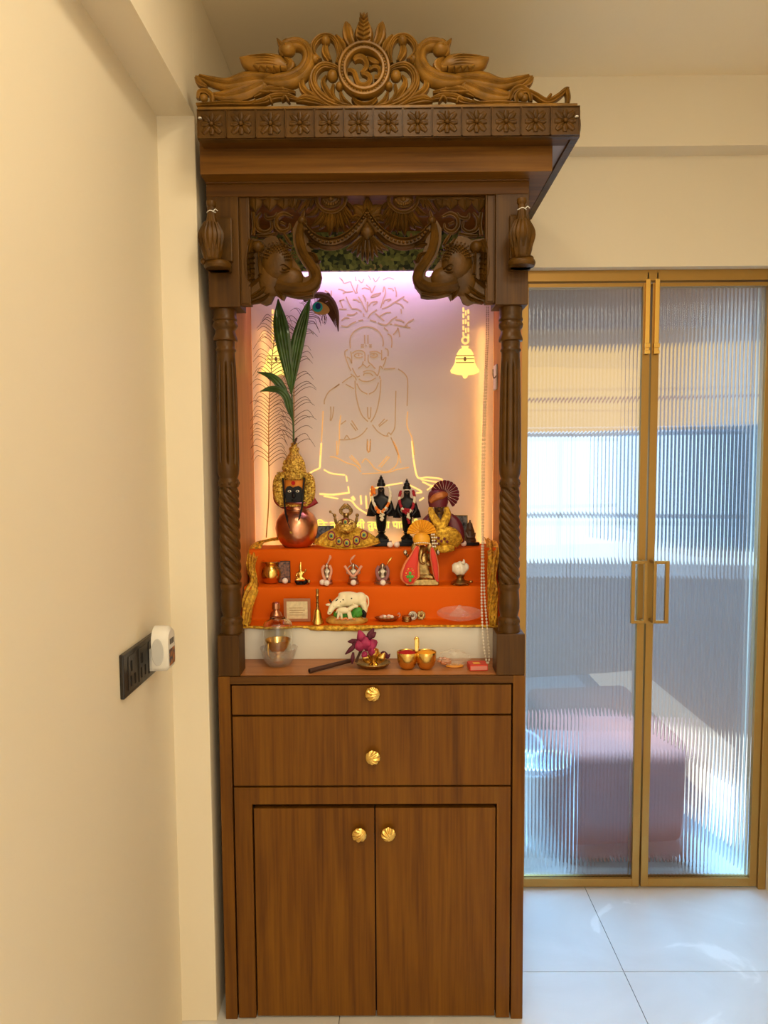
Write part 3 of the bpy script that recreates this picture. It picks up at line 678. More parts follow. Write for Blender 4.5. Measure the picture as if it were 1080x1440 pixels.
of([(500, 575), (590, 590), (645, 660), (620, 750), (530, 790), (440, 760), (395, 660), (360, 560), (300, 520), (235, 525)], [26, 46, 50, 52, 52, 50, 48, 46, 42, 34], .012)
of([(620, 500), (700, 455), (780, 465), (815, 550), (780, 640), (720, 640)], [26, 34, 36, 36, 40, 50], .011)
of([(590, 265), (650, 320), (730, 365), (815, 380)], [10, 42, 46, 14], .010)
om.build('om_symbol', 'carved', tp)
# ---- valance with elephants
YV = YC+.016
def Z2(x, y): return (270+x/4.32, 230+y/4.32)
def W2(x, y, mir, Y=YV):
    u, v = Z2(x, y)
    if mir: u = 1032.6-u
    p = atY(u, v, Y); return (p.x, p.y, p.z)
K2 = YV/FPX/4.32
def vf(m, pts, hw, depth=.010, mir=0, ridges=2, rd=.35, n=18, yoff=0, back=.006, flat=.5):
    m.frond([W2(x, y, mir) for x, y in pts], [w*K2 for w in hw], depth, back, ridges, rd, n, 9, yoff, flat)
def vball(m, x, y, r, mir=0, d=.010, rz=None, yo=0):
    p = W2(x, y, mir); m.ball((p[0], p[1]+yo, p[2]), (r*K2, d, (rz or r)*K2), 16, 9)
for mir in (0, 1):
    e = MB(); o2 = [(318, 470), (340, 456), (390, 460), (430, 470), (470, 442), (510, 442), (545, 490), (600, 545), (630, 600), (663, 648), (668, 680), (690, 692), (709, 684), (706, 655), (680, 620), (640, 560), (615, 480), (612, 400), (640, 350), (690, 352),
          (704, 420), (712, 500), (735, 560), (775, 620), (790, 690), (775, 750), (742, 792), (738, 815), (700, 823), (640, 820), (575, 797), (558, 832), (535, 818), (505, 795), (480, 850), (450, 862), (400, 842), (330, 852), (316, 840)]
    e.prism([(W2(x, y, mir)[0], W2(x, y, mir)[2]) for x, y in o2], YV-.004, YV+.010)
    vball(e, 520, 610, 95, mir, .024, 110); vball(e, 590, 700, 90, mir, .020, 70); vball(e, 480, 690, 80, mir, .014, 120)
    vf(e, [(520, 740), (600, 760), (690, 760), (748, 720), (752, 665), (712, 600), (672, 530), (655, 450), (660, 375)], [44, 46, 38, 34, 30, 28, 28, 28, 20], .026, mir, 2, .25, 34)
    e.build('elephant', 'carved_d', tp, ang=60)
    e = MB(); vf(e, [(372, 475), (350, 540), (345, 620), (350, 690), (335, 765)], [40, 32, 36, 34, 8], .020, mir, 4, .35, 22); vball(e, 405, 512, 38, mir, .024)
    vf(e, [(408, 545), (412, 610), (420, 680)], [12, 16, 18], .022, mir, 2, .4, 12)
    for i in range(6): vf(e, [(345, 560+32*i), (385, 545+32*i)], [3, 2], .023, mir, 0, 0, 5)
    e.build('elephant_ear', 'carved_d', tp)
    e = MB()
    for j, R in enumerate((62, 74, 86, 98, 112, 127)):
        nn = 9+j
        for i in range(nn):
            a = math.radians(12+(146/(nn-1))*i); rr_ = min(.98, R*.9/110); vball(e, 520+R*math.cos(a)*.95, 612-R*math.sin(a), 5.0, mir, .0032, None, -.024*math.sqrt(1-rr_**2)-.0006 if j < 5 else -.010)
    tag(e.build('headband_beads', 'carved_d', tp), None, kind='stuff')
    e = MB(); vball(e, 568, 652, 17, mir, .008, 10, -.018); vf(e, [(535, 640), (565, 628), (605, 650)], [3, 5, 3], .027, mir, 0, 0, 8); vf(e, [(535, 668), (570, 675), (600, 665)], [3, 5, 3], .026, mir, 0, 0, 8)
    e.build('elephant_eye', 'carved_d', tp)
    e = MB(); vball(e, 672, 352, 27, mir, .020); vf(e, [(672, 330), (680, 300), (680, 285)], [14, 9, 2], .012, mir); e.build('trunk_tip_knob', 'carved_d', tp)
    e = MB(); vf(e, [(560, 790), (650, 803), (735, 795)], [12, 17, 12], .022, mir, 2, .3, 12); e.build('elephant_jaw', 'carved_d', tp)
    for pts, hw, d in (([(515, 750), (535, 790), (548, 828)], [30, 22, 4], .016), ([(325, 825), (390, 800), (460, 745), (500, 700)], [14, 20, 20, 8], .013), ([(360, 846), (430, 825), (475, 790)], [10, 16, 8], .014), ([(330, 770), (390, 720), (420, 690)], [10, 12, 6], .016),
                       ([(700, 492), (740, 498), (772, 512)], [8, 17, 6], .014), ([(706, 545), (742, 560), (760, 600), (780, 588)], [10, 16, 12, 4], .013)):
        e = MB(); vf(e, pts, hw, d, mir, 3, .4, 14); e.build('ruffle_leaf', 'carved_d', tp)
    s = MB()
    vf(s, [(352, 215), (480, 212), (620, 214), (750, 215)], [10, 12, 12, 10], .010, mir, 2, .3, 16)
    for i, x in enumerate((385, 472, 556, 612)):
        vf(s, [(x, 215), (x, 250), (x, 296-8*i)], [40, 36, 4], .009, mir, 3, .5, 12)
    for x0_, x1_, y1_ in ((650, 625, 290), (700, 650, 300), (715, 690, 280), (735, 720, 270)): vf(s, [(x0_, 225), (x1_, y1_)], [16, 5], .011, mir, 2, .5, 8)
    s.build('leaf_fringe', 'carved_d', tp)
    s = MB(); vf(s, [(757, 205), (765, 250), (800, 288), (845, 300), (890, 288), (927, 250), (934, 205)], [13, 13, 13, 14, 13, 13, 13], .012, mir, 2, .3, 26)
    vball(s, 845, 225, 62, mir, .007, 48)
    for i in range(9): a = math.radians(-20-17.5*i); vball(s, 845+48*math.cos(a), 215-48*math.sin(a)*.8, 9, mir, .006, 13, -.005)
    vball(s, 845, 222, 18, mir, .010, 16, -.003)
    s.build('half_rosette', 'carved_d', tp)
    s = MB()
    for pts, hw in (([(845, 298), (840, 360), (836, 440)], [16, 30, 3]), ([(800, 292), (775, 345), (722, 388)], [12, 24, 3]), ([(890, 292), (900, 350), (925, 420)], [12, 22, 3]), ([(765, 265), (740, 300), (695, 318)], [12, 18, 3]),
                    ([(925, 265), (950, 310), (985, 345)], [12, 20, 3]), ([(820, 298), (800, 360), (770, 400)], [8, 18, 3]), ([(868, 298), (880, 365), (880, 425)], [8, 18, 3]), ([(935, 235), (965, 262), (985, 290)], [8, 15, 3]), ([(912, 285), (935, 345), (965, 400)], [8, 16, 3])):
        vf(s, pts, hw, .011, mir, 3, .5, 14)
    s.build('rosette_petals', 'carved_d', tp)
    s = MB(); gp = [(688, 395), (735, 450), (800, 485), (870, 488), (940, 458), (1000, 405), (1045, 345), (1066, 305)]
    vf(s, gp, [24, 30, 33, 33, 32, 30, 24, 14], .012, mir, 0, 0, 34)
    vf(s, [(x-4, y-26) for x, y in gp], [6]*8, .018, mir, 0, 0, 34); vf(s, [(x+2, y+22) for x, y in gp[:6]], [10]*6, .018, mir, 3, .5, 30)
    s.build('garland_band', 'carved_d', tp)
    s = MB(); q = catmull(gp, 22)
    for x, y in q[1:-1]: vball(s, x-2, y-3, 9, mir, .007, None, -.012)
    tag(s.build('garland_beads', 'carved_d', tp), None, kind='stuff')
    s = MB()
    for pts, hw in (([(372, 300), (380, 370), (372, 440)], [14, 14, 14]), ([(420, 300), (392, 345), (400, 400), (445, 420), (485, 395), (478, 350)], [8, 14, 16, 14, 12, 6]), ([(445, 305), (455, 335), (500, 330), (520, 300)], [8, 12, 12, 6]),
                    ([(610, 325), (560, 305), (518, 330), (512, 380), (545, 415), (590, 400), (595, 365)], [8, 14, 15, 15, 15, 12, 6]), ([(395, 440), (450, 440), (510, 425)], [8, 14, 8]), ([(530, 460), (560, 500), (600, 520)], [10, 16, 8]), ([(560, 430), (585, 470), (605, 500)], [8, 12, 6]), ([(540, 360), (570, 372)], [10, 8])):
        vf(s, pts, hw, .010, mir, 2, .4, 18)
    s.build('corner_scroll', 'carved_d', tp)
def Z3(x, y): return (440+x/7.714, 230+y/7.714)
K3 = YV/FPX/7.714
def wf(m, pts, hw, depth, ridges=2, rd=.4, n=14):
    m.frond([tuple(atY(*Z3(x, y), YV)) for x, y in pts], [w*K3 for w in hw], depth, .006, ridges, rd, n, 9)
s = MB(); wf(s, [(590, 600), (592, 480), (592, 372)], [70, 66, 20], .014, 4)
for sx in (-1, 1):
    wf(s, [(592+sx*30, 560), (592+sx*100, 500), (592+sx*160, 455)], [50, 60, 12], .011, 3); wf(s, [(592+sx*30, 620), (592+sx*120, 590), (592+sx*180, 630)], [40, 45, 10], .010, 3)
s.build('crest_leaf', 'carved_d', tp)
s = MB(); wf(s, [(590, 650), (590, 760), (590, 860)], [20, 78, 6], .020, 0, 0)
for i, (x, y) in enumerate(((590, 1085), (535, 1050), (645, 1050), (478, 1010), (702, 1010), (420, 965), (762, 965), (365, 935), (818, 935))):
    sx = 1 if x > 590 else -1
    if i == 0: wf(s, [(590, 800), (590, 950), (590, 1085)], [20, 34, 4], .016, 2)
    else: wf(s, [(590+sx*20, 760+0*i), ((590+x)/2+sx*18, (790+y)/2-30+6*i), (x, y)], [14, 32, 8], .015-.0008*i, 2)
s.build('leaf_pendant', 'carved_d', tp)
# ---- bird brackets
for mir in (0, 1):
    xp = -.400 if not mir else .310; sg = -1 if not mir else 1
    cxb = (-.402 if not mir else .318); zb = ZY(368, 1.66); zt2 = ZY(288, 1.66)
    MB().box(cxb-.024, cxb+.030 if not mir else cxb+.022, YC-.012, YC, zt_(368), zt_(306)).build('bracket_plate', 'carved_d', tp, smooth=False, bev=.003)
    MB(Vector((cxb, 1.672, zb))).lathe(0, 0, [(.030, -.012), (.033, -.004), (.030, .004), (.022, .008)], 24, None, 1.0).box(-.026, .026, .0, .034, -.012, .006).build('bracket_shelf', 'carved_d', tp, bev=.002)
    O = Vector((XY(298 if not mir else 733.5, 1.655, 330), 1.655, zb)); k = 1.655/FPX
    fb = MB(O, k).lathe(0, 0, [(10, 2), (12, 6), (14, 14), (15, 26), (14.2, 36), (11, 46), (7.6, 55), (6, 62), (5.2, 68), (4.8, 74)], 48, lambda a, r, z: r*(1+.05*math.cos(10*a)+.02*math.sin(z*1.1)))
    fb = fb.build('carved_bud', 'carved_d', tp, ang=70)
    MB(O, k).lathe(0, 0, [(3.5, 72), (6.4, 75), (7, 78), (6.6, 81), (4, 82)], 28).build('bud_cap', 'carved_d', fb)
    w = MB(O, k)
    for i in range(7):
        a = -PI/2+(i-3)*.42
        w.frond([(9*math.cos(a), 9*math.sin(a)-2, 52), (14.6*math.cos(a), 14.6*math.sin(a)-1, 34), (13*math.cos(a), 13*math.sin(a)-1, 14)], [1.5, 4.2, 1], 2.2, 1, 2, .5, 10, 7)
    tag(w.build('bud_leaves', 'carved_d', fb), None)
    MB(O, k).ball((sg*13, 2, 2), (4.5, 4.5, 4.2), 12, 7).build('side_knob', 'carved_d', fb)
    MB(O, k).tube([(5.9*math.cos(a), 5.9*math.sin(a), 67+.8*math.sin(3*a)) for a in [2*PI*i/18 for i in range(18)]], .7, 6, closed=True).tube([(3, -5.6, 66), (7, -6, 69.5), (10, -5, 67)], .6, 5).build('tied_thread', 'white', fb)
# ------------------------------------------------------------------ backlit art panel (part of the shrine)
YA = 2.135
xa0, xa1 = XY(362, YA, 600), XY(687, YA, 600)
za0, za1 = 1.10, ZR+.02
pn = MB().box(X0+.019, X1-.019, YA, YA+.003, za0, za1).build('art_panel', 'acrylic', tp, smooth=False)
for x in (XY(374, YA, 600), XY(677, YA, 600)):
    MB().box(x-.005, x+.005, YA+.013, YA+.016, 1.19, 1.86).build('led_strip', 'led_warm', tp, smooth=False)
MB().box(X0+.05, X1-.05, YA+.022, YA+.026, 1.205, 1.214).build('led_strip', 'led_warm', tp, smooth=False)
def art(groups, mname, hw=1.3):
    m = MB(); kk = YA/FPX
    for ox, oy, sc, ls in groups:
        for L_ in ls:
            w = hw
            if isinstance(L_[0], (int, float)): w, L_ = L_[0], L_[1]
            pts = [tuple(atY(ox+x/sc, oy+y/sc, YA)) for x, y in L_]
            n = max(2, 4*(len(pts)-1)+1) if len(pts) > 2 else 2
            q = catmull(pts, n) if len(pts) > 2 else pts
            vs = []; fs = []; W_ = w*.62*kk
            for i, p in enumerate(q):
                a, b = q[max(i-1, 0)], q[min(i+1, len(q)-1)]; tx, tz = b[0]-a[0], b[2]-a[2]; l = math.hypot(tx, tz) or 1; nx, nz = -tz/l*W_, tx/l*W_
                vs += [(p[0]+nx, YA-.0008, p[2]+nz), (p[0]-nx, YA-.0008, p[2]-nz), (p[0]+nx, YA+.001, p[2]+nz), (p[0]-nx, YA+.001, p[2]-nz)]
            for i in range(len(q)-1): c_ = 4*i; fs += [(c_, c_+1, c_+5, c_+4), (c_, c_+4, c_+6, c_+2), (c_+1, c_+3, c_+7, c_+5)]
            fs += [(0, 2, 3, 1), (4*len(q)-4, 4*len(q)-3, 4*len(q)-1, 4*len(q)-2)]
            m.add(vs, fs)
    return m
A = (430, 370, 6.353); B = (470, 450, 10.8); C_ = (430, 500, 6.353); D_ = (430, 620, 4.696)
tree = [[(315,140),(330,160),(345,180),(400,165)],[(290,232),(330,240),(360,258),(420,252)],[(330,272),(360,258)],[(400,165),(420,220),(445,268)],[(465,190),(455,240),(460,270)],[(360,300),(385,360),(410,405)],[(345,325),(320,330),(300,345)],
[(170,245),(200,262),(215,285)],[(228,245),(228,300)],[(500,230),(530,222),(570,235)],[(540,195),(575,225),(590,262),(620,200)],[(580,305),(610,280),(670,268)],[(585,305),(640,290),(670,270)],[(510,285),(530,315),(535,345)],
[(470,300),(500,350),(515,385),(545,440)],[(550,345),(550,430)],[(420,325),(450,328),(480,350)],[(560,385),(590,350),(640,345),(600,375)],[(555,490),(585,450),(635,418)],[(680,410),(740,385),(800,345),(880,298)],[(870,320),(915,350)],
[(690,260),(700,210),(712,265),(690,330),(670,400)],[(690,365),(710,330),(760,322),(730,345)],[(735,225),(770,230),(785,250)],[(795,215),(810,270),(808,300)],[(800,350),(850,370),(875,400)],[(370,460),(420,462),(460,440)],
[(410,408),(460,410),(500,435)],[(515,450),(520,480)],[(320,515),(350,490),(390,492)],[(318,560),(370,568),(410,540),(450,522)],[(470,515),(512,507)],[(575,508),(630,525)],[(645,532),(700,552),(730,545),(770,505),(815,478)],
[(620,450),(660,480),(700,515)],[(660,478),(710,445),(760,440)],[(800,505),(850,510),(880,530)],[(790,545),(850,560),(935,578)],[(885,570),(915,530),(965,500)],[(750,545),(770,545)],[(700,575),(735,608)],[(730,632),(760,650),(770,700),(765,755)],
[(780,640),(815,600),(825,580),(840,660)],[(850,410),(855,450)],[(305,330),(330,400)],[(300,410),(365,412)],[(470,150),(500,175),(520,140)],[(600,130),(625,165),(660,120)],[(560,110),(580,150)],[(690,150),(740,130),(790,145)],[(440,120),(450,160)],[(300,130),(325,155)]]
face = [[(245,430),(240,330),(255,240),(310,170),(390,120),(490,100),(590,120),(670,170),(725,250),(745,330),(740,400)],[(462,225),(462,360)],[(512,225),(512,360)],[(405,378),(450,378)],[(405,410),(450,410)],[(530,378),(570,378)],[(530,410),(570,410)],
[(480,375),(490,400)],[(270,505),(330,470),(400,460),(455,488),(468,540),(465,625)],[(535,490),(600,478),(660,485),(710,515)],[(300,540),(340,512),(400,510),(430,520)],[(300,545),(340,570),(400,572),(430,555)],(1.6,[(365,525),(380,542)]),
[(545,520),(600,508),(640,515),(658,540),(630,562),(590,568),(545,550)],(1.4,[(585,525),(612,532)]),[(515,525),(520,630),(570,680),(625,740)],[(440,630),(420,690),(365,735)],[(435,670),(470,700),(500,720),(540,685)],
[(440,790),(490,770),(550,770),(600,785),(640,830),(660,850)],[(445,845),(460,815),(540,812),(590,845)],[(275,730),(310,800),(350,860),(390,850)],[(375,895),(420,925),(490,935),(560,920),(630,878)],[(655,850),(680,790),(695,700),(740,740)],
[(205,450),(165,475),(165,540),(190,620),(220,700),(255,775)],[(190,560),(230,580),(265,660)],[(250,480),(265,560),(265,660)],[(770,430),(810,450),(820,500),(815,550)],[(735,610),(785,565),(770,640),(740,710)],[(720,455),(720,610)],
[(250,820),(320,870)],[(320,870),(335,920)],[(690,850),(700,900)]]
face2 = [(1.3,[(120,955),(190,900),(270,850)]),(1.2,[(0,1035),(80,970)]),[(175,975),(300,1045)],(1.3,[(755,745),(925,735)])]
body = [(1.4,[(440,225),(445,320),(465,430),(500,530),(555,590)]),(1.4,[(670,215),(665,330),(640,470),(610,550),(580,595)]),[(455,250),(490,310),(550,345)],[(565,345),(620,310),(650,240)],(1.3,[(165,435),(170,390),(210,320),(300,258)]),
(1.3,[(825,120),(880,160),(910,230),(905,450)]),[(222,455),(225,520),(218,580)],[(250,455),(240,540),(222,585)],[(312,615),(360,580)],[(300,752),(370,752),(450,735),(510,695),(550,645)],[(345,745),(365,715),(390,745)],
[(595,618),(640,675),(700,715),(740,720)],[(725,715),(740,690),(765,710)],[(765,700),(795,640),(800,500),(805,315)],[(410,580),(465,665)],[(400,605),(450,672)],[(730,575),(655,635)],[(705,565),(650,625)],
[(552,460),(555,540),(565,565),(578,540),(582,460)],[(550,745),(548,840),(565,860),(575,840),(578,745)],[(760,730),(790,800),(825,889)]]
low1 = [(1.4,[(910,500),(905,630),(950,740),(970,889)]),(1.4,[(155,495),(148,640),(140,770)]),(1.4,[(138,790),(130,889)]),[(312,535),(300,640),(300,750),(285,889)]]
low1b = [[(160,105),(200,110),(270,145),(330,165),(365,205)],[(288,105),(350,160)],[(300,95),(350,150),(362,180)],[(370,145),(395,118),(430,150),(460,185),(530,205),(590,170),(610,120),(605,60),(575,0)],[(372,218),(480,212),(560,205),(600,190),(680,175)],[(480,170),(540,100)],[(495,175),(553,105)],[(205,0),(205,95)],[(410,0),(408,60),(418,72),(428,0)],[(575,0),(610,80),(628,145)]]
low2 = [(1.9,[(103,15),(92,180)]),(1.7,[(92,180),(40,205),(0,235)]),(1.5,[(120,190),(170,215),(260,225)]),(1.6,[(268,230),(272,270)]),(1.6,[(280,300),(285,340)]),(2.1,[(90,350),(180,355),(290,342)]),(1.6,[(120,365),(215,382)]),
(1.7,[(700,0),(710,115)]),(1.9,[(712,120),(725,200),(745,245),(800,240)]),(1.8,[(800,240),(900,255),(850,300),(770,270)]),(1.6,[(760,255),(880,275)]),(1.6,[(800,325),(850,290)]),(1.7,[(245,388),(300,395),(340,440),(410,485)]),(3.6,[(305,368),(322,392)]),(2,[(362,360),(366,420)]),
(2,[(397,362),(402,450)]),(2,[(432,395),(412,480)]),(1.6,[(425,320),(470,310),(560,290),(640,278)]),(1.8,[(680,290),(765,335),(730,345)]),(1.8,[(750,395),(780,375)]),(1.4,[(425,340),(430,400)])]
art([(*A, tree)], '').build('tree_line_art', 'slot_dim', pn, smooth=False)
art([(*B, face), (*B, face2), (*C_, body)], '').build('seated_figure_line_art', 'slot_dim', pn, smooth=False)
art([(*C_, low1), (*D_, low1b)], '').build('lower_figure_line_art', 'slot_mid', pn, smooth=False)
art([(*D_, low2)], '').build('folded_legs_line_art', 'slot_glow', pn, smooth=False)
for sx in (1, -1):
    def bz(x, y):       # right bell traced; the left one mirrors it
        u, v = 520+x/4.909, 400+y/4.909
        if sx < 0: u = 1042-u
        return atY(u, v, YA)
    outl = [(632, 425), (640, 438), (618, 452), (602, 478), (592, 510), (588, 540), (572, 572), (556, 595), (562, 612), (600, 622), (640, 627), (645, 645), (658, 650), (672, 643), (676, 627), (720, 622), (752, 608), (758, 592), (742, 572), (726, 540), (722, 510), (714, 478), (700, 452), (676, 438), (686, 425)]
    m = MB().prism([(bz(*p).x, bz(*p).z) for p in outl], YA-.0012, YA+.001); m.build('bell_cutout', 'bell_glow', pn, smooth=False)
    L_ = [(2.2, [(660+22*math.cos(2*PI*i/10), 385+22*math.sin(2*PI*i/10)) for i in range(11)])]
    for cx_ in (646, 680):
        for y in range(160, 350, 42): L_.append((2.0, [(cx_, y+(14 if cx_ > 660 else 0)), (cx_+1, y+30+(14 if cx_ > 660 else 0))]))
    for y in range(180, 360, 60): L_.append((1.6, [(663, y), (663, y+34)]))
    o_ = art([(520, 400, 4.909, [(w, [(x if sx > 0 else 9.818-x, y) for x, y in p0]) for w, p0 in L_])], '')
    o_.build('bell_chain', 'slot_glow', pn, smooth=False)
    l = MB()
    for y in (492, 515, 540):
        a, b = bz(594, y), bz(720, y); l.box(min(a.x, b.x), max(a.x, b.x), YA-.002, YA-.0011, a.z-.0012, a.z+.0012)
    c_ = bz(657, 515); l.ball((c_.x, YA-.0012, c_.z), (.0042, .0008, .0075), 8, 5)
    l.build('bell_band_line', 'bell_edge', pn, smooth=False)
tx = text_mesh('lettering', 'भिऊ नकोस मी तुझ्या पाठीशी आहे', 'letter', pn, atY(526, 738.5, YA-.0015), 181*YA/FPX, .001, .018)
# ------------------------------------------------------------------ stepped plinth and cloth
S1, S2, S3 = ZY(772, 2.02), ZY(825, 1.94), ZY(880, 1.86)
pl_ = thing('stepped_plinth', (-.046, 1.95, ZT_), 'white stepped stand board under the orange cloth', 'stand')
MB().box(X0+.0185, X1-.0185, 1.862, YA-.002, ZT_+.001, S3-.006).build('front_board', 'plinth', pl_, smooth=False)
MB().box(X0+.020, X1-.020, 1.944, YA-.003, S3-.006, S2-.006).build('middle_step', 'plinth', pl_, smooth=False)
MB().box(X0+.022, X1-.022, 2.024, YA-.004, S2-.006, S1-.006).build('top_step', 'plinth', pl_, smooth=False)
clx0, clx1 = XY(352, 1.9, 800), XY(697, 1.9, 800)
path = [(2.128, S1), (2.08, S1), (2.035, S1), (2.020, S1-.003), (2.018, S1-.018), (2.017, S1-.05), (2.016, S2+.012), (2.010, S2+.001), (1.985, S2), (1.955, S2), (1.941, S2-.002), (1.938, S2-.014), (1.937, S2-.05), (1.936, S3+.012), (1.930, S3+.001), (1.905, S3), (1.872, S3), (1.860, S3-.001), (1.857, S3-.004)]
def cloth(u, v):
    q = catmull(path, 91)[int(round(v*90))]; x = X0+.022+(X1-X0-.044)*u
    w = math.sin(u*23+q[1]*30)*.0009+math.sin(u*61+v*9)*.0004+.0016*math.sin(u*9+v*4)**3*(1 if .1 < v % .34 < .3 else 0)
    return (x, q[0]-abs(w)*.6, q[1]+w*.5+.0007)
ct = thing('altar_cloth', (-.046, 1.95, S3), 'orange satin cloth with gold brocade border draped over the steps', 'cloth')
MB().grid(cloth, 80, 91).build('cloth_body', 'orange', ct, ang=180)
bo = MB(); n = 120; vs = []
for i in range(n):
    u = i/(n-1); x = X0+.0205+(X1-X0-.041)*u; uu = 345+u*355
    dz = .0075+.004*math.sin((uu-430)/38)*(1 if uu < 560 else .4)+(.004 if 440 < uu < 520 else 0)
    if uu < 430: dz = .004+.005*math.sin((uu-345)/27)
    for j in range(4):
        f = j/3; vs.append((x, 1.858-.004*math.sin(f*PI)-.0015*math.sin(u*90), S3+.0025-dz*f-.0008))
fs = [(i*4+j, i*4+j+1, (i+1)*4+j+1, (i+1)*4+j) for i in range(n-1) for j in range(3)]
bo.add(vs, fs).build('gold_border', 'goldcloth', ct, solid=.0015, ang=180)
def drape(pts, hw):
    q = [(*tuple(atY(u, v, y)), w*y/FPX) for (u, v, y), w in zip(pts, hw)]
    m = MB(); c_ = catmull(q, 70); vs = []; fs = []; K = 17
    for i, p in enumerate(c_):
        for j in range(K):
            s = -1+2*j/(K-1); f = math.sin(9*s+i*.22+2*math.sin(i*.13))*.0045+math.sin(21*s-i*.4)*.0018+math.sin(i*.45+s*2)*.003
            vs.append((p[0]+s*p[3], p[1]-.006-f-.006*(1-s*s), p[2]+.004*math.sin(5*s+i*.3)))
    fs = [(i*K+j, i*K+j+1, (i+1)*K+j+1, (i+1)*K+j) for i in range(len(c_)-1) for j in range(K-1)]
    return m.add(vs, fs)
drape([(392, 757, 2.115), (374, 760, 2.11), (362, 766, 2.07), (355, 782, 2.02), (354, 800, 1.985), (358, 814, 1.965), (354, 832, 1.935), (349, 852, 1.90), (347, 872, 1.87), (347, 880, 1.862)], [2, 5, 8, 8, 6, 5, 9.5, 8.5, 6, 3]).build('gold_side_drape', 'goldcloth', ct, solid=.001, ang=180)
drape([(684, 757, 2.10), (691, 764, 2.06), (694, 776, 2.02), (692, 795, 1.99), (691, 812, 1.965), (693, 826, 1.94), (692, 848, 1.90), (693, 868, 1.87), (693, 878, 1.862)], [3, 8, 9, 7, 6, 8, 7, 7, 5]).build('gold_side_drape', 'goldcloth', ct, solid=.001, ang=180)
T1, T2, T3, TB = S1+.0015, S2+.0015, S3+.0015, ZT_+.0006
# ------------------------------------------------------------------ things on the altar: local frames in photo-pixel sized units
def T(name, u, v, Z, label, cat, group=None):
    f = Fr(u, v, Z); t = thing(name, tuple(f.O), label, cat, group); return t, f
def sugar(u, v, Z, label):
    f = Fr(u, v, Z); tag(f.mb().ball((0, 0, 4.2), (4.3, 4.3, 4.2), 12, 8).build('sugar_ball', 'sugar', origin=tuple(f.O)), label, 'sweet', 'white sugar balls set before the idols')
def garland(m1, m2, P, pts, n, r, seq='ABAB'):
    q = catmull(pts, n); A_, B_ = P.mb(), P.mb()
    for i, p in enumerate(q): (A_ if seq[int(i/n*len(seq))] == 'A' else B_).ball((p[0]+random.uniform(-.4, .4), p[1], p[2]), r*random.uniform(.85, 1.15), 7, 5)
    return A_, B_
# --- copper pot
t, f = T('copper_pot', 419, 768, T1, 'round hammered copper water pot under the crowned mask, left end of the top step', 'pot'); yc = (2.070-f.O.y)/f.k
pr = [(13, 0), (17, .6), (24, 7), (28.5, 17), (30, 27), (28.5, 37), (24, 45), (18, 50), (15.5, 53), (15, 56), (16, 59), (20, 61.5), (21.5, 62.5), (20.5, 63.5), (15, 61), (14, 50), (10, 30), (2, 10)]
fp = f
f.mb().lathe(0, yc, pr, 48, caps=False).build('pot_body', 'copper', t)
f.mb().lathe(0, yc, [(15.4, 50.5), (17.3, 51.2), (17.3, 52.2), (15.2, 53)], 48, caps=False).build('neck_ring', 'copper', t)
# --- goddess mask with crown
tm = thing('goddess_mask', tuple(atY(414, 708, 2.06)), 'black goddess face mask with tall gold crown and gold ear ornaments, on the copper pot', 'mask')
g = Fr(414, 708, Y=2.052)
g.mb().lathe(0, 8, [(10, -2), (13.5, 4), (14.5, 14), (15, 26), (15, 34), (10, 36)], 28, None, .8).build('head', 'saffron', tm)
g.mb().add(*(lambda P: ([(x, -4.4-2.6*math.sqrt(max(0, 1-(x/14)**2)), z) for x, z in P]+[(x, 4, z) for x, z in P], [tuple(range(len(P))), tuple(range(2*len(P)-1, len(P)-1, -1))]+[(i, i+len(P), (i+1) % len(P)+len(P), (i+1) % len(P)) for i in range(len(P))]))([(-11, 2), (-12, 12), (-11.5, 20), (-9, 24), (-5, 25), (-1, 22.5), (3, 24), (7, 25), (11, 22), (12, 12), (11, 2), (5, -1), (-5, -1)])).build('face', 'blackstone', tm)
n_ = g.mb().tube([(0, -7.5, 17), (.5, -10, 11), (0, -8, 8)], [1.3, 2.6, 1], 8, 8); n_.ball((0, -7.6, 5), (3.4, 1.4, 1.1), 10, 6); n_.build('nose_and_lips', 'blackstone', tm)
for x in (-5.6, 5.6):
    g.mb().ball((x, -7.2, 17.5), (2.6, 1, 1.7), 12, 7).build('eye', 'pearl', tm); g.mb().ball((x, -8.2, 17.5), (1.1, .5, 1.2), 8, 5).build('pupil', 'blackstone', tm)
g.mb().lathe(0, 0, [(2.9, -.4), (2.9, .6)], 14).build('red_dot', 'kumkum', tm); bpy.context.view_layer.update()
o = [c for c in tm.children if c.name.startswith('red_dot')][0]; me = o.data; dz = .0; P0 = Vector(tm['_o'])
for v_ in me.vertices:
    w_ = v_.co+P0-g.O; v_.co = g.O+Vector((w_.x, w_.z-8.0*g.k, -w_.y*0+w_.y+29*g.k))-P0
g.mb().tube([(-11, -4, 0), (-6, -8, -2), (0, -9, -2.6), (6, -8, -2), (11, -4, 0)], 1.6, 8, 16).build('chin_band', 'gold', tm)
cr = [(15.5, 33), (16.5, 36), (16.2, 44), (15.5, 52), (13.5, 60), (10.5, 66), (8, 69), (6.5, 71), (6.2, 74), (7.5, 76), (6.8, 78), (4.5, 80), (4, 82), (5.4, 84), (2, 86)]
g.mb().lathe(0, 6, cr, 40, lambda a, r, z: r*(1+.04*math.sin(a*12+z*.8)), .9).build('crown', 'gold', tm, ang=180)
cb_ = g.mb()
for i in range(60):
    a = PI+PI*(.08+.84*random.random()); z = random.uniform(36, 66); r = 16*(1-max(0, (z-50)/45)**1.3); cb_.ball((r*math.cos(a), 6+.9*r*math.sin(a), z), (2, 1.4, 2), 7, 5)
tag(cb_.build('crown_bosses', 'gold', tm), None, kind='stuff')
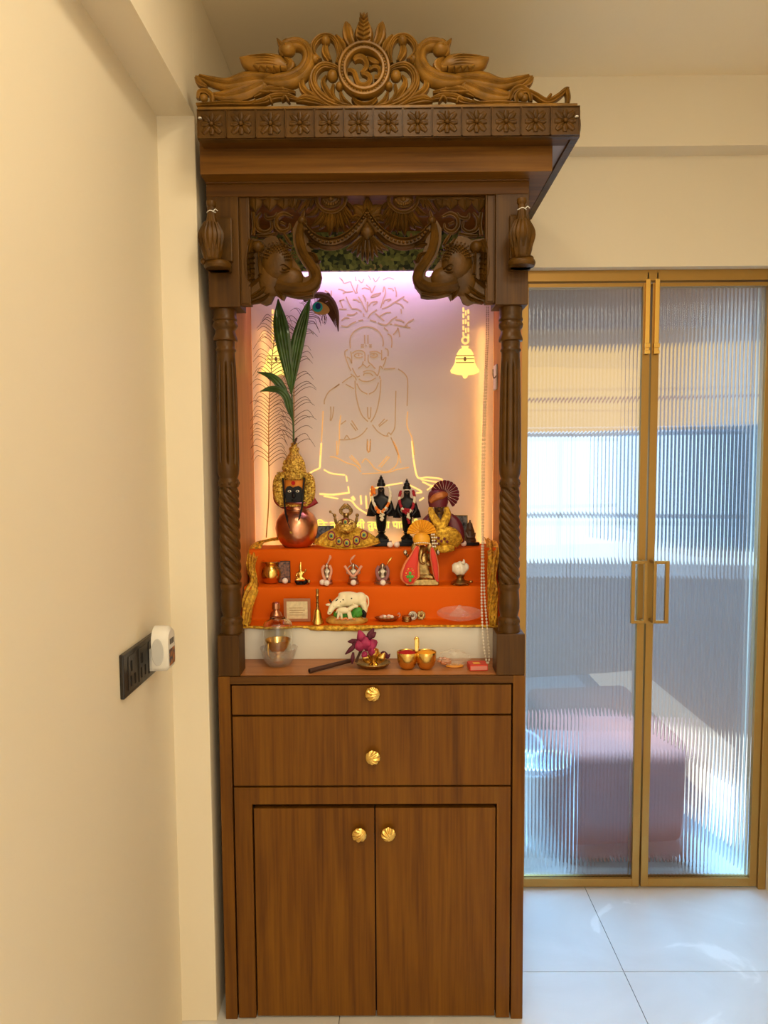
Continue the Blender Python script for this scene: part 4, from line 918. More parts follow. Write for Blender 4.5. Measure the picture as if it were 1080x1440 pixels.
for s in (-1, 1):
    e = g.mb(); e.frond([(s*17, -1, 42), (s*21, -1, 34), (s*22, -2, 22), (s*20, -2, 8), (s*14, -3, -3)], [4, 7.2, 8, 8, 4], 3, 2, 0, 0, 22)
    for i in range(26): y_ = random.random(); q = catmull([(s*17, 42), (s*21, 34), (s*22, 22), (s*20, 8), (s*14, -3)], 30)[int(y_*29)]; e.tube([(q[0]+random.uniform(-5, 5)+2.4*math.cos(b), -4.6, q[1]+2.4*math.sin(b)) for b in [2*PI*k/8 for k in range(9)]], .7, 5)
    e.build('ear_ornament', 'gold', tm, ang=180)
    g.mb().tube([(s*16, -2, 41), (s*14.5, -6, 30), (s*13, -8, 10), (s*12, -11, -4), (s*9, -16, -18), (s*4, -20, -33), (s*2.5, -19, -37)], 1.3, 6, 24).build('black_cord', 'blackstone', tm)
w = g.mb(); w.frond([(-24, 4, 24), (-25, 3, 6), (-15, 2, -3), (2, 2, -5), (18, 2, -2), (30, 3, 5)], [4, 5, 4.5, 3.5, 5, 6], 5, 3, 4, .4, 24); w.build('crimson_scarf', 'crimson', tm, ang=180)
g.mb().ball((-1.5, -19.5, -38), (4.2, 2, 4), 12, 7).build('pendant', 'gold', tm)
# --- palm shoot
ps = thing('palm_shoot', tuple(atY(412, 626, g.O.y+.015)), 'fresh green palm shoot with pleated leaves rising from the gold crown', 'plant')
def leafZ(pts, hw, Y, ridges, dep, par, mname='green', nm='leaf', n=26):
    m = MB(); k = Y/FPX/5.4
    m.frond([tuple(atY(330+x/5.4, 400+y/5.4, Y+dy)) for x, y, dy in pts], [w*k for w in hw], dep, .0008, ridges, .55, n, 17, 0, .35); return m.build(nm, mname, par, ang=50)
YP_ = g.O.y+.012
m = MB(); m.tube([tuple(atY(330+x/5.4, 400+y/5.4, YP_)) for x, y in ((447, 1225), (447, 1120), (443, 1040), (437, 900), (432, 780))], [.0028, .0028, .0025, .0022, .0018], 10, 16); m.build('stem', 'green', ps)
leafZ([(430, 830, .0), (408, 660, -.004), (372, 450, -.006), (345, 280, -.004), (330, 110, 0)], [5, 36, 56, 52, 4], YP_-.008, 5, .004, ps)
leafZ([(430, 830, 0), (445, 650, -.003), (480, 430, -.004), (530, 240, -.002), (572, 105, .002)], [5, 36, 50, 34, 3], YP_-.004, 5, .004, ps)
leafZ([(445, 1040, 0), (415, 940, -.006), (390, 850, -.010), (330, 800, -.012), (260, 795, -.012), (195, 812, -.012)], [4, 24, 30, 26, 20, 3], YP_-.010, 3, .004, ps)
leafZ([(400, 840, -.004), (345, 760, -.008), (280, 700, -.008), (170, 663, -.008)], [12, 32, 26, 2], YP_-.004, 3, .004, ps)
leafZ([(452, 1215, 0), (466, 1180, 0), (476, 1165, 0)], [8, 8, 2], YP_-.012, 0, .002, ps, 'rod', 'dry_tip', 8)
# --- peacock feathers
def feather(rach, Y, L_, n, name, label, eye=None, sides=(1, 1), t0=.05, t1=1.0, curl=.6):
    k = Y/FPX; P0 = atY(*rach[0], Y)
    ft = thing(name, tuple(P0), label, 'feather'); fr_ = Fr(rach[0][0], rach[0][1], Y=Y)
    q = catmull([(u-rach[0][0], 0, rach[0][1]-v) for u, v in rach], 60)
    fr_.mb().tube(q, [.9-.5*i/59 for i in range(60)], 6).build('shaft', 'bronzef', ft)
    b = fr_.mb()
    for i in range(n):
        t = t0+(t1-t0)*i/n; j = min(58, int(t*59)); p = Vector(q[j]); d = (Vector(q[j+1])-p).normalized()
        for sd, w in ((-1, sides[0]), (1, sides[1])):
            if not w or random.random() < .12: continue
            nx = Vector((d.z*sd, 0, -d.x*sd)); l = L_*w*random.uniform(.75, 1.1)*(1-.25*t)
            dr = random.uniform(-.4, .1)
            pts = [p, p+nx*l*.35+d*l*.30, p+nx*l*.72+d*l*.42+Vector((0, -l*.1, 0)), p+nx*l*1.0+d*l*(.38-curl*.5)+Vector((0, -l*.15, l*dr*.5))]
            b.tube([tuple(a) for a in pts], [.55, .5, .42, .25], 3, 9)
    tag(b.build('barbs', 'barb', ft), None, kind='stuff')
    return ft, fr_
feather([(374.5, 756), (379, 700), (380, 640), (381, 590), (384, 540), (389, 490), (394, 452)], YA-.032, 31, 46, 'peacock_feather', 'thin brown feather plume standing at the far left behind the mask', t0=.30)
ft, fr_ = feather([(412, 640), (414, 590), (415, 540), (418, 490), (427, 455), (440, 440), (450, 436)], YP_+.02, 32, 42, 'peacock_feather', 'peacock feather with blue green eye behind the palm leaves', sides=(.75, 1), curl=.3)
def ell(m, u, v, a, b, rot, dy, th=.4, n=24, pt=0):
    """flat leaf-shaped disc centred on photo pixel"""
    c_ = (u-412, dy, 640-v); vs = []
    for y in (dy-th, dy+th):
        for i in range(n):
            t_ = 2*PI*i/n; x = a*math.cos(t_)*(1+pt*math.cos(t_)); z = b*math.sin(t_)*(1-pt*.5*math.cos(t_)); vs.append((c_[0]+x*math.cos(rot)-z*math.sin(rot), y, c_[2]+x*math.sin(rot)+z*math.cos(rot)))
    m.add(vs, [tuple(range(n)), tuple(range(2*n-1, n-1, -1))]+[(i, i+n, (i+1) % n+n, (i+1) % n) for i in range(n)]); return m
pb = fr_.mb()
for i in range(46):
    a = math.radians(150-205*i/45); R1, R2 = 9, 26+7*math.sin(i/45*PI)
    cx_, cz_ = 450-412, 640-437
    ex, ez = cx_+R2*math.cos(a)*(1.15 if a < .6 else .8), cz_+R2*math.sin(a)*.62-(10 if a < .3 else 0)*(1-abs(a+.4))*.6
    if i < 6: continue
    pb.tube([(cx_+4*math.cos(a), 0, cz_+4*math.sin(a)), ((cx_+ex)/2+3, -.5, (cz_+ez)/2+4*math.cos(a)), (478-412-abs(a+.5)*7, -1, 640-(438+max(0, .6-a)*17) if a < .9 else ez)], [1.1, .9, .35], 4, 10)
tag(pb.build('plume', 'barb', ft), None, kind='stuff')
pb = fr_.mb(); pb.frond([(430-412, -.2, 640-428), (446-412, -.6, 640-420.5), (464-412, -.8, 640-424), (475-412, -.8, 640-442), (477.5-412, -.8, 640-470)], [2, 4, 4.5, 3.4, .6], 1.2, .5, 5, .5, 24); pb.build('plume_edge', 'barb', ft)
ell(fr_.mb(), 452.5, 438.5, 12.5, 8.6, -.3, -1.9, pt=.12).build('bronze_ring', 'bronzef', ft)
ell(fr_.mb(), 449.5, 437, 7.0, 6.8, -.1, -2.6).build('teal_eye', 'teal', ft); ell(fr_.mb(), 450.3, 436, 3.7, 4.4, .1, -3.3).build('blue_pupil', 'navy', ft)
# --- small picture behind the brass goddess
def picture(name, u, v, w, h, Z, label, cat, m_in, tilt=0, m_fr='brass_old', bw=1.4, dy=0, th=1.5, rz=0, inner=None):
    t, f = T(name, u, v, Z, label, cat); m = f.mb(rz)
    for a, b_, c_, d in ((-w/2, w/2, 0, bw), (-w/2, w/2, h-bw, h), (-w/2, -w/2+bw, bw, h-bw), (w/2-bw, w/2, bw, h-bw)): m.box(a, b_, dy, dy+th, c_, d)
    m.build('frame', m_fr, t, smooth=False); f.mb(rz).box(-w/2+bw, w/2-bw, dy+.3, dy+th-.2, bw, h-bw).build('picture', m_in, t, smooth=False)
    return t, f
M['bluepic'] = mat('blue_grey_print', (.20, .24, .33), .3, col2=(.02, .02, .03), vs=90)
picture('small_picture', 455, 765.5, 30, 26, T1, 'small blue grey picture card half hidden beside the copper pot', 'picture', 'bluepic', m_fr='blackstone', bw=.8)
M['darkphoto'] = mat('dark_portrait_print', (.30, .28, .27), .3, col2=(.01, .01, .012), vs=70)
picture('framed_photo', 647, 766, 21, 42, T1, 'thin gold framed dark portrait behind the turbaned bust', 'picture', 'darkphoto', bw=.9, rz=-.25)
# --- brass goddess in a gold dress
t, f = T('goddess_idol', 487, 771, T1, 'small brass goddess idol in a spread gold dress with peacock eye patches', 'idol')
m = f.mb(); N_ = 48; vs = []; nz = 9
for j in range(nz):
    z = 27*(j/(nz-1)); hw = 42*math.cos(min(1, j/(nz-1)*.93)*PI/2)**.75+5
    for i in range(N_+1):
        u = -1+2*i/N_; rip = 1.2*math.cos(i*PI/2)
        vs.append((hw*u, 12-14*math.sqrt(max(0, 1-u*u))*(1-.5*j/nz)-rip*.5, z+2+1.5*abs(u)**2*(6 if j < 3 else 1)*.5-(2.2*math.cos(u*PI/2) if j == 0 else 0)))
fs = [(j*(N_+1)+i, j*(N_+1)+i+1, (j+1)*(N_+1)+i+1, (j+1)*(N_+1)+i) for j in range(nz-1) for i in range(N_)]
m.add(vs, fs).build('gold_dress', 'goldcloth', t, solid=.0012, ang=180)
M['gbead'] = mat('gold_beads', (.9, .55, .06), .3, .7, bump=1, bs=500, bd=.004)
hem = f.mb()
for i in range(44):
    u = -1+2*i/43; hem.ball((46.5*u, 12-15*math.sqrt(max(0, 1-u*u)), 2.2+4.5*abs(u)**2-2.2*math.cos(u*PI/2)), 1.4, 7, 5)
tag(hem.build('dress_hem_beads', 'gbead', t), None, kind='stuff')
pm = {'r': mat('patch_maroon', (.20, .01, .03), .5), 'g': mat('patch_green', (.25, .42, .12), .4)}
for x, z, s in ((-20, 19, 1), (-9.5, 11.5, .85), (1.5, 9, .9), (15, 12.5, .95), (25.5, 20, 1), (-.5, 38, .8)):
    yb = -3.0-9*math.sqrt(max(0, 1-(x/50)**2)) if z < 30 else -8
    for k_, (rr, mm, n2) in enumerate(((6.2, pm['r'], 'peacock_eye_patch'), (4.4, 'gbead', 'patch_ring'), (3.2, pm['g'], 'patch_centre'), (1.5, 'navy', 'patch_pupil'))):
        f.mb().ball((x, yb-.7*k_, z), (rr*s*.92, .9, rr*s*1.12), 14, 7).build(n2, mm, t)
skin('body', {'hip': (0, 5, 18, 8), 'waist': (0, 4, 28, 6), 'chest': (0, 2, 36, 6.5), 'neck': (0, 2, 42, 3), 'head': (0, 0, 47, 5), 'top': (0, 0, 51, 4), 'sl': (-8, 2, 38, 3), 'el': (-14, 0, 34, 2.4), 'hl': (-15, -3, 42, 2), 'fl': (-16, -3, 45, 1.6), 'sr': (8, 2, 38, 3), 'er': (14, 0, 34, 2.4), 'hr': (15, -3, 42, 2), 'fr': (16, -3, 45, 1.6)},
     [('hip', 'waist'), ('waist', 'chest'), ('chest', 'neck'), ('neck', 'head'), ('head', 'top'), ('chest', 'sl'), ('sl', 'el'), ('el', 'hl'), ('hl', 'fl'), ('chest', 'sr'), ('sr', 'er'), ('er', 'hr'), ('hr', 'fr')], 'brass_old', t, f.O, f.k, 2, 'chest')
c_ = f.mb(); c_.tube([(8.5*math.cos(a), 1, 53+6*math.sin(a)) for a in [2*PI*i/24 for i in range(24)]], 1.6, 7, closed=True)
for i in range(10): a = 2*PI*i/10; c_.ball((6.5*math.cos(a), 0, 53+4.5*math.sin(a)), 1.9, 8, 5)
c_.tube([(-6, 2, 57), (0, 0, 62), (6, 2, 57)], 2, 6, 10); c_.ball((0, -3, 40), (6, 2.5, 4), 10, 6); c_.tube([(-6, -4, 37), (0, -6.5, 33), (6, -4, 37)], 1.3, 6, 10); c_.ball((-16, -3, 47), 2.6, 8, 6); c_.ball((16, -3, 47), 2.6, 8, 6)
c_.tube([(-14, -3, 46), (-21, -1, 51)], .8, 5); c_.ball((-22, -1, 52), 2, 8, 5)
c_.build('crown_and_jewels', 'brass_old', t)
ncl = f.mb(); ncl.frond([(-14, -2, 34), (-8, -9, 30), (0, -10, 29), (8, -9, 30), (14, -2, 34)], [3, 5, 6, 5, 3], 2, 1, 3, .5, 18); ncl.build('gold_collar', 'gold', t, ang=180)
M['facedk'] = mat('dark_face', (.10, .05, .025), .35)
# --- the two black standing idols
def black_idol(u, H, label, wide, ped, beads):
    t, f = T('standing_idol', u, 767.5, T1, label, 'idol'); s = H/98.
    m = f.mb(); m.box(-ped*1.0, ped*1.0, -6, 10, 0, 6*s); m.box(-ped*.72, ped*.72, -4, 8, 6*s, 10*s); m.build('pedestal', 'blackstone', t, bev=.0008)
    f.mb().lathe(0, 2, [(9*s, 10*s), (9.2*s, 12*s), (6*s, 15*s), (4*s, 17*s), (4.2*s, 18*s), (6.5*s, 20*s)], 24).build('pedestal_neck', 'blackstone', t)
    skin('figure', {'f': (0, 1, 19*s, 6), 'k': (0, 1, 28*s, 7.6*s), 'h': (0, 1, 42*s, 9*s), 'w': (0, 1, 52*s, 7*s), 'c': (0, 0, 64*s, 9.5*s), 'n': (0, 0, 72*s, 4*s), 'hd': (0, -1, 78*s, 5.6*s), 'ht': (0, -1, 84*s, 5*s),
                    'sl': (-10*s, 0, 66*s, 4.3*s), 'el': (-wide*s, -1, 53*s, 4*s), 'hl': (-8.5*s, -5, 46*s, 3*s), 'gl': (-6*s, -7, 45*s, 2), 'sr': (10*s, 0, 66*s, 4.3*s), 'er': (wide*s, -1, 53*s, 4*s), 'hr': (8.5*s, -5, 46*s, 3*s), 'gr': (6*s, -7, 45*s, 2)},
         [('f', 'k'), ('k', 'h'), ('h', 'w'), ('w', 'c'), ('c', 'n'), ('n', 'hd'), ('hd', 'ht'), ('c', 'sl'), ('sl', 'el'), ('el', 'hl'), ('hl', 'gl'), ('c', 'sr'), ('sr', 'er'), ('er', 'hr'), ('hr', 'gr')], 'blackstone', t, f.O, f.k, 2, 'c')
    r = f.mb()
    for sx in (-1, 1): r.frond([(sx*12*s, 1, 58*s), (sx*14.5*s, 0, 50*s), (sx*15*s, 0, 42*s)], [3*s, 4.5*s, 6*s], 3, 2, 3, .4, 10)
    r.frond([(0, -6, 44*s), (0, -7.5, 33*s), (0, -6, 21*s)], [5*s, 4*s, 5*s], 2, 1, 4, .5, 14); r.build('robe_folds', 'blackstone', t)
    f.mb().lathe(0, -1, [(5.6*s, 84*s), (6.2*s, 86*s), (5.4*s, 89*s), (4.4*s, 89.6*s), (4.6*s, 91.5*s), (3.4*s, 94*s), (2.2*s, 94.6*s), (2.6*s, 96*s), (1.2*s, 98*s), (.5, 100*s)], 24).build('crown', 'blackstone', t)
    fc = f.mb(); fc.ball((0, -6.6*s, 78*s), (1.0*s, 1.3*s, 1.6*s), 8, 5)
    for sx in (-1, 1): fc.ball((sx*2.2*s, -5.9*s, 79.5*s), (1.1*s, .5, .6*s), 8, 5)
    fc.build('face_features', 'facedk', t)
    f.mb().ball((0, -6.2*s, 83.6*s), (3.8*s, 1.2, .9*s), 10, 5).build('forehead_mark', 'sugar', t)
    return t, f, s
t, f, s = black_idol(536.5, 98, 'taller black standing idol wearing an orange and white flower garland', 15, 14.5, 0)
A_, B_ = garland('', '', f, [(-12, -3, 83), (-13, -5, 72), (-11, -8, 62), (-6, -11, 53), (0, -12, 49), (6, -11, 53), (11, -8, 62), (13, -5, 72), (11, -3, 82)], 54, 2.1, 'AABBBAABBBABBBB')
for i in range(16): (A_ if i < 8 else B_).ball((random.uniform(-5, 5), -12+random.uniform(-1, 1), 50+random.uniform(-3, 3)) if i < 8 else (random.uniform(-1, 3), -12, 46-1.2*(i-8)), 2.0, 7, 5)
for i in range(10): A_.ball((-10.5+random.uniform(-2, 2), -6, 78+random.uniform(-4, 4)), 2.0, 7, 5)
A_.build('orange_flowers', 'orangeflower', t); B_.build('white_flowers', 'whiteflower', t)
t, f, s = black_idol(572.5, 93, 'shorter black standing idol wearing a red and white flower garland', 14, 11, 0)
A_, B_ = garland('', '', f, [(-9, -3, 77), (-10.5, -5, 68), (-9.5, -8, 59), (-6, -11, 52), (0, -12, 47), (6, -11, 52), (9, -8, 59), (10.5, -5, 68), (9, -3, 77)], 54, 2.1, 'AABAAABAABBAAABBAA')
for i in range(12): A_.ball((random.uniform(-5, 5), -12+random.uniform(-1, 1), 50+random.uniform(-3, 3)), 2.2, 7, 5)
for i in range(8): (A_ if i > 3 else B_).ball((random.uniform(0, 3), -12, 45-1.6*i), 2.1, 7, 5)
M['redflower'] = mat('red_flower', (.36, .01, .02), .8, bump=.8, bs=300)
A_.build('red_flowers', 'redflower', t); B_.build('white_flowers', 'whiteflower', t)
# --- turbaned bust
t, f = T('turbaned_bust', 620, 772, T1, 'seated bust in maroon turban with fan crest and gold edged maroon shawl', 'idol')
skin('bust_body', {'b': (0, 6, 4, 20), 'm': (0, 5, 22, 18), 'c': (-1, 4, 38, 14), 's': (-2, 3, 50, 5), 'h': (-3, 0, 58, 8), 't': (-3, 0, 66, 7), 'l': (-17, 5, 36, 7), 'l2': (-22, 2, 22, 6), 'r': (16, 5, 34, 7), 'r2': (22, 2, 18, 6)},
     [('b', 'm'), ('m', 'c'), ('c', 's'), ('s', 'h'), ('h', 't'), ('c', 'l'), ('l', 'l2'), ('c', 'r'), ('r', 'r2')], 'facedk', t, f.O, f.k, 2, 'm')
w = f.mb(); w.ball((-3, -7.5, 57), (1.8, 2.4, 3), 8, 6); w.tube([(-7, -7, 62), (-4, -8.4, 61)], .9, 5); w.tube([(1, -7, 62), (-2, -8.4, 61)], .9, 5); w.ball((-3, -7, 52), (3.2, 1.4, 1), 8, 5); w.ball((-7, -6.3, 59.5), (1.4, .8, .9), 8, 5); w.ball((1, -6.3, 59.5), (1.4, .8, .9), 8, 5)
w.ball((-3, -8, 66), (4, 1, 5), 8, 5); w.build('bronze_face', 'brass_old', t)
f.mb().lathe(-4, 0, [(12.5, 60), (14, 66), (14, 74), (13, 80), (9, 84), (3, 85)], 30, lambda a, r, z: r*(1+.03*math.sin(3*a+z*.9)), .9).build('turban_band', 'maroon', t)
w = f.mb(); w.frond([(-16, -10, 67), (-8, -13, 74), (2, -13, 77), (9, -10, 78)], [3, 5, 5, 2], 3, 2, 3, .5, 16)
M['coppercloth'] = mat('copper_silk', (.42, .13, .03), .35, .3, bump=.3, bs=200); w.build('turban_wrap', 'coppercloth', t, ang=180)
w = f.mb()
for i in range(14):
    a = math.radians(160-15.6*i); b_ = a-math.radians(14.5); R = 20
    c0 = (5, -5, 77); am = (a+b_)/2
    p = [(c0[0]+2*math.cos(am), c0[1], c0[2]+2*math.sin(am)), (c0[0]+R*math.cos(a), c0[1]+1, c0[2]+R*math.sin(a)), (c0[0]+(R+.6)*math.cos(am), c0[1]-2.4, c0[2]+(R+.6)*math.sin(am)), (c0[0]+R*math.cos(b_), c0[1]+1, c0[2]+R*math.sin(b_))]
    w.add(p+[(x, y+1.2, z) for x, y, z in p], [(0, 1, 2), (0, 2, 3), (4, 6, 5), (4, 7, 6), (1, 5, 6, 2), (2, 6, 7, 3), (0, 4, 5, 1), (0, 3, 7, 4)])
w.build('turban_fan', 'maroon', t, smooth=False)
w = f.mb()
w.frond([(-12, 0, 46), (-19, -2, 34), (-21, -4, 22), (-17, -8, 15)], [7, 10, 10, 5], 8, 4, 4, .25, 18); w.frond([(10, 0, 46), (17, -2, 36), (21, -4, 22), (24, -4, 8)], [7, 11, 12, 9], 8, 4, 4, .25, 18)
w.build('maroon_shawl', 'maroon', t, ang=180)
w = f.mb(); w.frond([(-15, -6, 60), (-13, -12, 50), (-6, -17, 38), (0, -18, 26)], [3, 5, 6, 4], 3, 1.5, 2, .3, 18); w.frond([(7, -6, 60), (8, -12, 50), (3, -17, 38), (-3, -18, 22)], [3, 5.5, 6, 5], 3.6, 1.5, 2, .3, 18)
w.build('gold_lapel', 'goldcloth', t, ang=180)
w = f.mb(); w.frond([(-14, -14, 14), (0, -19, 20), (14, -16, 18), (26, -8, 8)], [8, 13, 13, 7], 5, 2, 7, .4, 24); w.frond([(-12, -16, 2), (4, -20, 3), (18, -14, 3)], [4, 6, 4], 3, 2, 5, .4, 16)
w.build('gold_lap_cloth', 'goldcloth', t, ang=180)
w = f.mb()
for x, z in ((-9, 14), (-5, 18), (-1, 14), (-5, 10), (3, 17), (7, 13)): w.ball((x, -24.4, z), (1.8, .7, 2.2), 8, 5)
w.build('maroon_flower_print', 'maroon', t)
sugar(548.5, 770, T1, 'white sugar ball before the two black idols, the left of the pair'); sugar(558, 770, T1, 'white sugar ball before the two black idols, the right of the pair'); sugar(652, 768.5, T1, 'white sugar ball beside the small dark idol on the top step')
# --- small dark idol at right
t, f = T('small_idol', 662, 767, T1, 'small dark carved idol on a flat dark base, right end of the top step', 'idol')
f.mb().box(-13, 12, -4, 9, 0, 4.5).build('base', 'blackstone', t, bev=.0006)
f.mb().lathe(-1, 2, [(8.5, 4.5), (9, 7), (7, 12), (6.3, 17), (6.6, 20), (5, 24), (4, 27), (3.2, 31), (1.4, 33), (1.0, 36)], 20, None, .8).build('draped_figure', 'facedk', t)
w = f.mb(); w.ball((-1, -3.6, 23), (2.3, 1.6, 2.8), 10, 6); w.tube([(-7, -2, 18), (-5, -5, 13), (-1, -6, 12), (4, -5, 13), (5.5, -2, 18)], 1.5, 6, 14); w.tube([(-5, -3, 8), (-1, -6, 9), (4, -3, 8)], 1.6, 6, 10); w.build('face_and_arms', 'facedk', t)
# --- middle step
t, f = T('brass_pot', 379, 822, T2, 'small shiny brass water pot at the left end of the middle step', 'pot')
f.mb().lathe(0, 14, [(7, 0), (10, .8), (13.5, 6), (14.8, 13), (13.5, 20), (10.5, 24), (9, 26), (9.5, 28), (12, 30), (14, 31), (13.2, 32), (9, 29.4), (7.8, 26), (9, 12), (2, 4)], 40, caps=False).build('pot_body', 'brass', t)
picture('small_picture', 400, 819.5, 17, 31, T2, 'small dark patterned picture card behind the brass water pot', 'picture', 'ink', m_fr='blackstone', bw=.7)
sugar(401, 821, T2, 'white sugar ball at the foot of the dark picture card'); 
t, f = T('small_idol', 423, 822, T2, 'tiny brass idol seated on a two lobed black base', 'idol')
w = f.mb(); w.ball((-4, 2, 4), (5, 5, 4.2), 12, 7); w.ball((5, 2, 4), (5, 5, 4.2), 12, 7); w.box(-6, 6, -1, 5, .0, 4); w.build('black_base', 'blackstone', t)
skin('figure', {'h': (0, 1, 9, 5), 'c': (0, 0, 16, 4), 'n': (0, 0, 20, 2), 'hd': (0, -1, 23, 3), 'cr': (0, 0, 28, 2.2), 'tp': (.5, 0, 33, .7), 'l': (-4, 0, 17, 1.8), 'l2': (-6.5, -3, 12, 1.4), 'l3': (-3, -5, 10, 1.2), 'r': (4, 0, 17, 1.8), 'r2': (7, -1, 19, 1.4), 'r3': (7.5, -2, 23, 1.1), 'kl': (-7, -4, 7, 2), 'kr': (7, -4, 7, 2)},
     [('h', 'c'), ('c', 'n'), ('n', 'hd'), ('hd', 'cr'), ('cr', 'tp'), ('c', 'l'), ('l', 'l2'), ('l2', 'l3'), ('c', 'r'), ('r', 'r2'), ('r2', 'r3'), ('h', 'kl'), ('h', 'kr')], 'brass', t, f.O, f.k, 2, 'c')
f.mb().ball((11.5, 0, 4), (2.2, 2, 4), 8, 5).build('side_attendant', 'brass_old', t)
sugar(423, 817, T2, 'white sugar ball lying in the lap of the tiny brass idol')
def silver_idol(u, label, kind):
    t, f = T('small_idol', u, 821, T2, label, 'idol')
    base = 8.5 if kind != 2 else 12
    f.mb().lathe(0, 1, [(base, 0), (base*1.02, 2), (base*.86, 3), (base*.9, 5), (base*.7, 6), (base*.72, 8)], 20, None, .7).build('base', 'silver', t)
    J = {'h': (0, 1, 10, 5.5), 'c': (0, 0, 18, 4), 'n': (0, 0, 22, 2), 'hd': (0, -1, 25.5, 3.2), 'tp': (0, 0, 30, 1.6), 'l': (-4.5, 0, 19, 1.8), 'l2': (-7, -2, 13, 1.4), 'r': (4.5, 0, 19, 1.8), 'r2': (7, -2, 13, 1.4), 'kl': (-6, -3, 8, 2.2), 'kr': (6, -3, 8, 2.2)}
    skin('figure', J, [('h', 'c'), ('c', 'n'), ('n', 'hd'), ('hd', 'tp'), ('c', 'l'), ('l', 'l2'), ('c', 'r'), ('r', 'r2'), ('h', 'kl'), ('h', 'kr')], 'silver', t, f.O, f.k, 2, 'c')
    if kind == 0: g1 = [(-3, -3, 27), (-6, -4, 22), (-5, -6, 14), (-1, -7, 5), (2, -7, 4), (5, -6, 12), (6.5, -4, 20), (4, -3, 27)]
    elif kind == 1: g1 = [(-12, -2, 26), (-8, -4, 20), (-4, -6, 15), (0, -7, 12), (4, -6, 15), (8, -4, 20), (12, -2, 26)]
    else: g1 = [(-5, -3, 26), (-8, -4, 20), (-7, -6, 12), (-3, -7, 7), (3, -7, 7), (7, -6, 12), (8, -4, 20), (5, -3, 26)]
    M['mauve'] = M.get('mauve') or mat('mauve_thread', (.30, .12, .12), .6)
    f.mb().tube(g1, 1.9 if kind < 2 else 2.3, 8, 26).build('thread_garland', 'pink' if kind < 2 else 'mauve', t)
    if kind == 0: w = f.mb().tube([(1, 0, 29), (3, 0, 34), (5, 0, 38), (4, 0, 41)], [1, 1.4, 2, .8], 6, 10)
    elif kind == 1: w = f.mb().tube([(-2, 0, 28), (-4, 0, 33), (-1, 0, 37), (3, 0, 41)], [.8, .9, 1.8, .6], 6, 10)
    else: w = f.mb().tube([(6, 0, 26), (8, -1, 31), (11, -1, 35), (14, 0, 38)], [.8, .8, 1.6, .5], 6, 10)
    w.build('crest', 'pink' if kind < 2 else 'brass', t)
    if kind == 2: f.mb().lathe(0, 2, [(11, 2), (10, 8), (7, 16), (5.5, 24), (3, 28)], 20, lambda a, r, z: r*(1+.05*math.sin(9*a)), .6).build('flared_robe', 'silver', t)
    if kind == 1: f.mb().tube([(9*math.cos(a), 2, 17+10*math.sin(a)) for a in [PI*i/12 for i in range(-1, 14)]], 1, 6).build('halo_arch', 'silver', t)
    return t, f
silver_idol(460, 'small silver idol in a pink thread garland looping down to its feet', 0); silver_idol(497, 'small silver idol with a pink garland spread like a V and tiered base', 1); silver_idol(538, 'small silver idol in a flared robe with mauve garland and thin gold plume', 2)
sugar(453.5, 823, T2, 'white sugar ball at the left foot of the looping garland silver idol'); sugar(459.5, 824, T2, 'smaller sugar ball directly before the looping garland silver idol'); sugar(497, 823.5, T2, 'white sugar ball at the base of the tiered silver idol'); sugar(538.5, 823.5, T2, 'white sugar ball before the flared robe silver idol')
# --- ganesha
t, f = T('elephant_god_idol', 593, 822, T2, 'brass elephant headed idol in red capes and a yellow fan turban', 'idol')
f.mb().prism([(-22, 0), (22, 0), (24, 3), (21, 8.5), (-20, 8.5), (-24, 3)], -8, 12).build('oval_base', 'brass_old', t, bev=.0015)
skin('figure', {'h': (1, 2, 14, 10), 'b': (1, -1, 26, 10), 'c': (1, 0, 38, 9), 'n': (1, 0, 45, 6), 'hd': (0, -3, 53, 9), 't1': (-1, -11, 48, 4.2), 't2': (-3, -14, 40, 3.4), 't3': (-1, -14, 33, 2.6), 't4': (4, -13, 31, 2),
                'll': (-12, 1, 40, 4), 'l2': (-19, 0, 38, 2.6), 'l3': (-21, -2, 44, 2), 'rr': (14, 1, 40, 4), 'r2': (19, 0, 38, 2.6), 'r3': (21, -2, 44, 2), 'ml': (-10, -8, 28, 3), 'mr': (12, -8, 27, 3), 'k1': (-12, -6, 13, 4.5), 'k2': (-3, -10, 11, 3), 'k3': (13, -6, 13, 4.5), 'k4': (17, -8, 9, 3)},
     [('h', 'b'), ('b', 'c'), ('c', 'n'), ('n', 'hd'), ('hd', 't1'), ('t1', 't2'), ('t2', 't3'), ('t3', 't4'), ('c', 'll'), ('ll', 'l2'), ('l2', 'l3'), ('c', 'rr'), ('rr', 'r2'), ('r2', 'r3'), ('c', 'ml'), ('c', 'mr'), ('h', 'k1'), ('k1', 'k2'), ('h', 'k3'), ('k3', 'k4')], 'brass_old', t, f.O, f.k, 2, 'b')
for x in (-10, 12): f.mb().ball((x, -2, 53), (5, 1.6, 7), 10, 6).build('ear', 'brass_old', t)
w = f.mb(); w.ball((-23, -2, 46), (3, 2, 4), 8, 6); w.ball((23, -2, 46), (3, 2, 4), 8, 6); w.ball((-4, -9, 56.5), (1.2, .8, .8), 8, 5); w.ball((4, -9, 56.5), (1.2, .8, .8), 8, 5); w.build('hand_emblems', 'silver', t)
M['trim'] = mat('orange_trim', (.85, .28, .10), .45, bump=.6, bs=400)
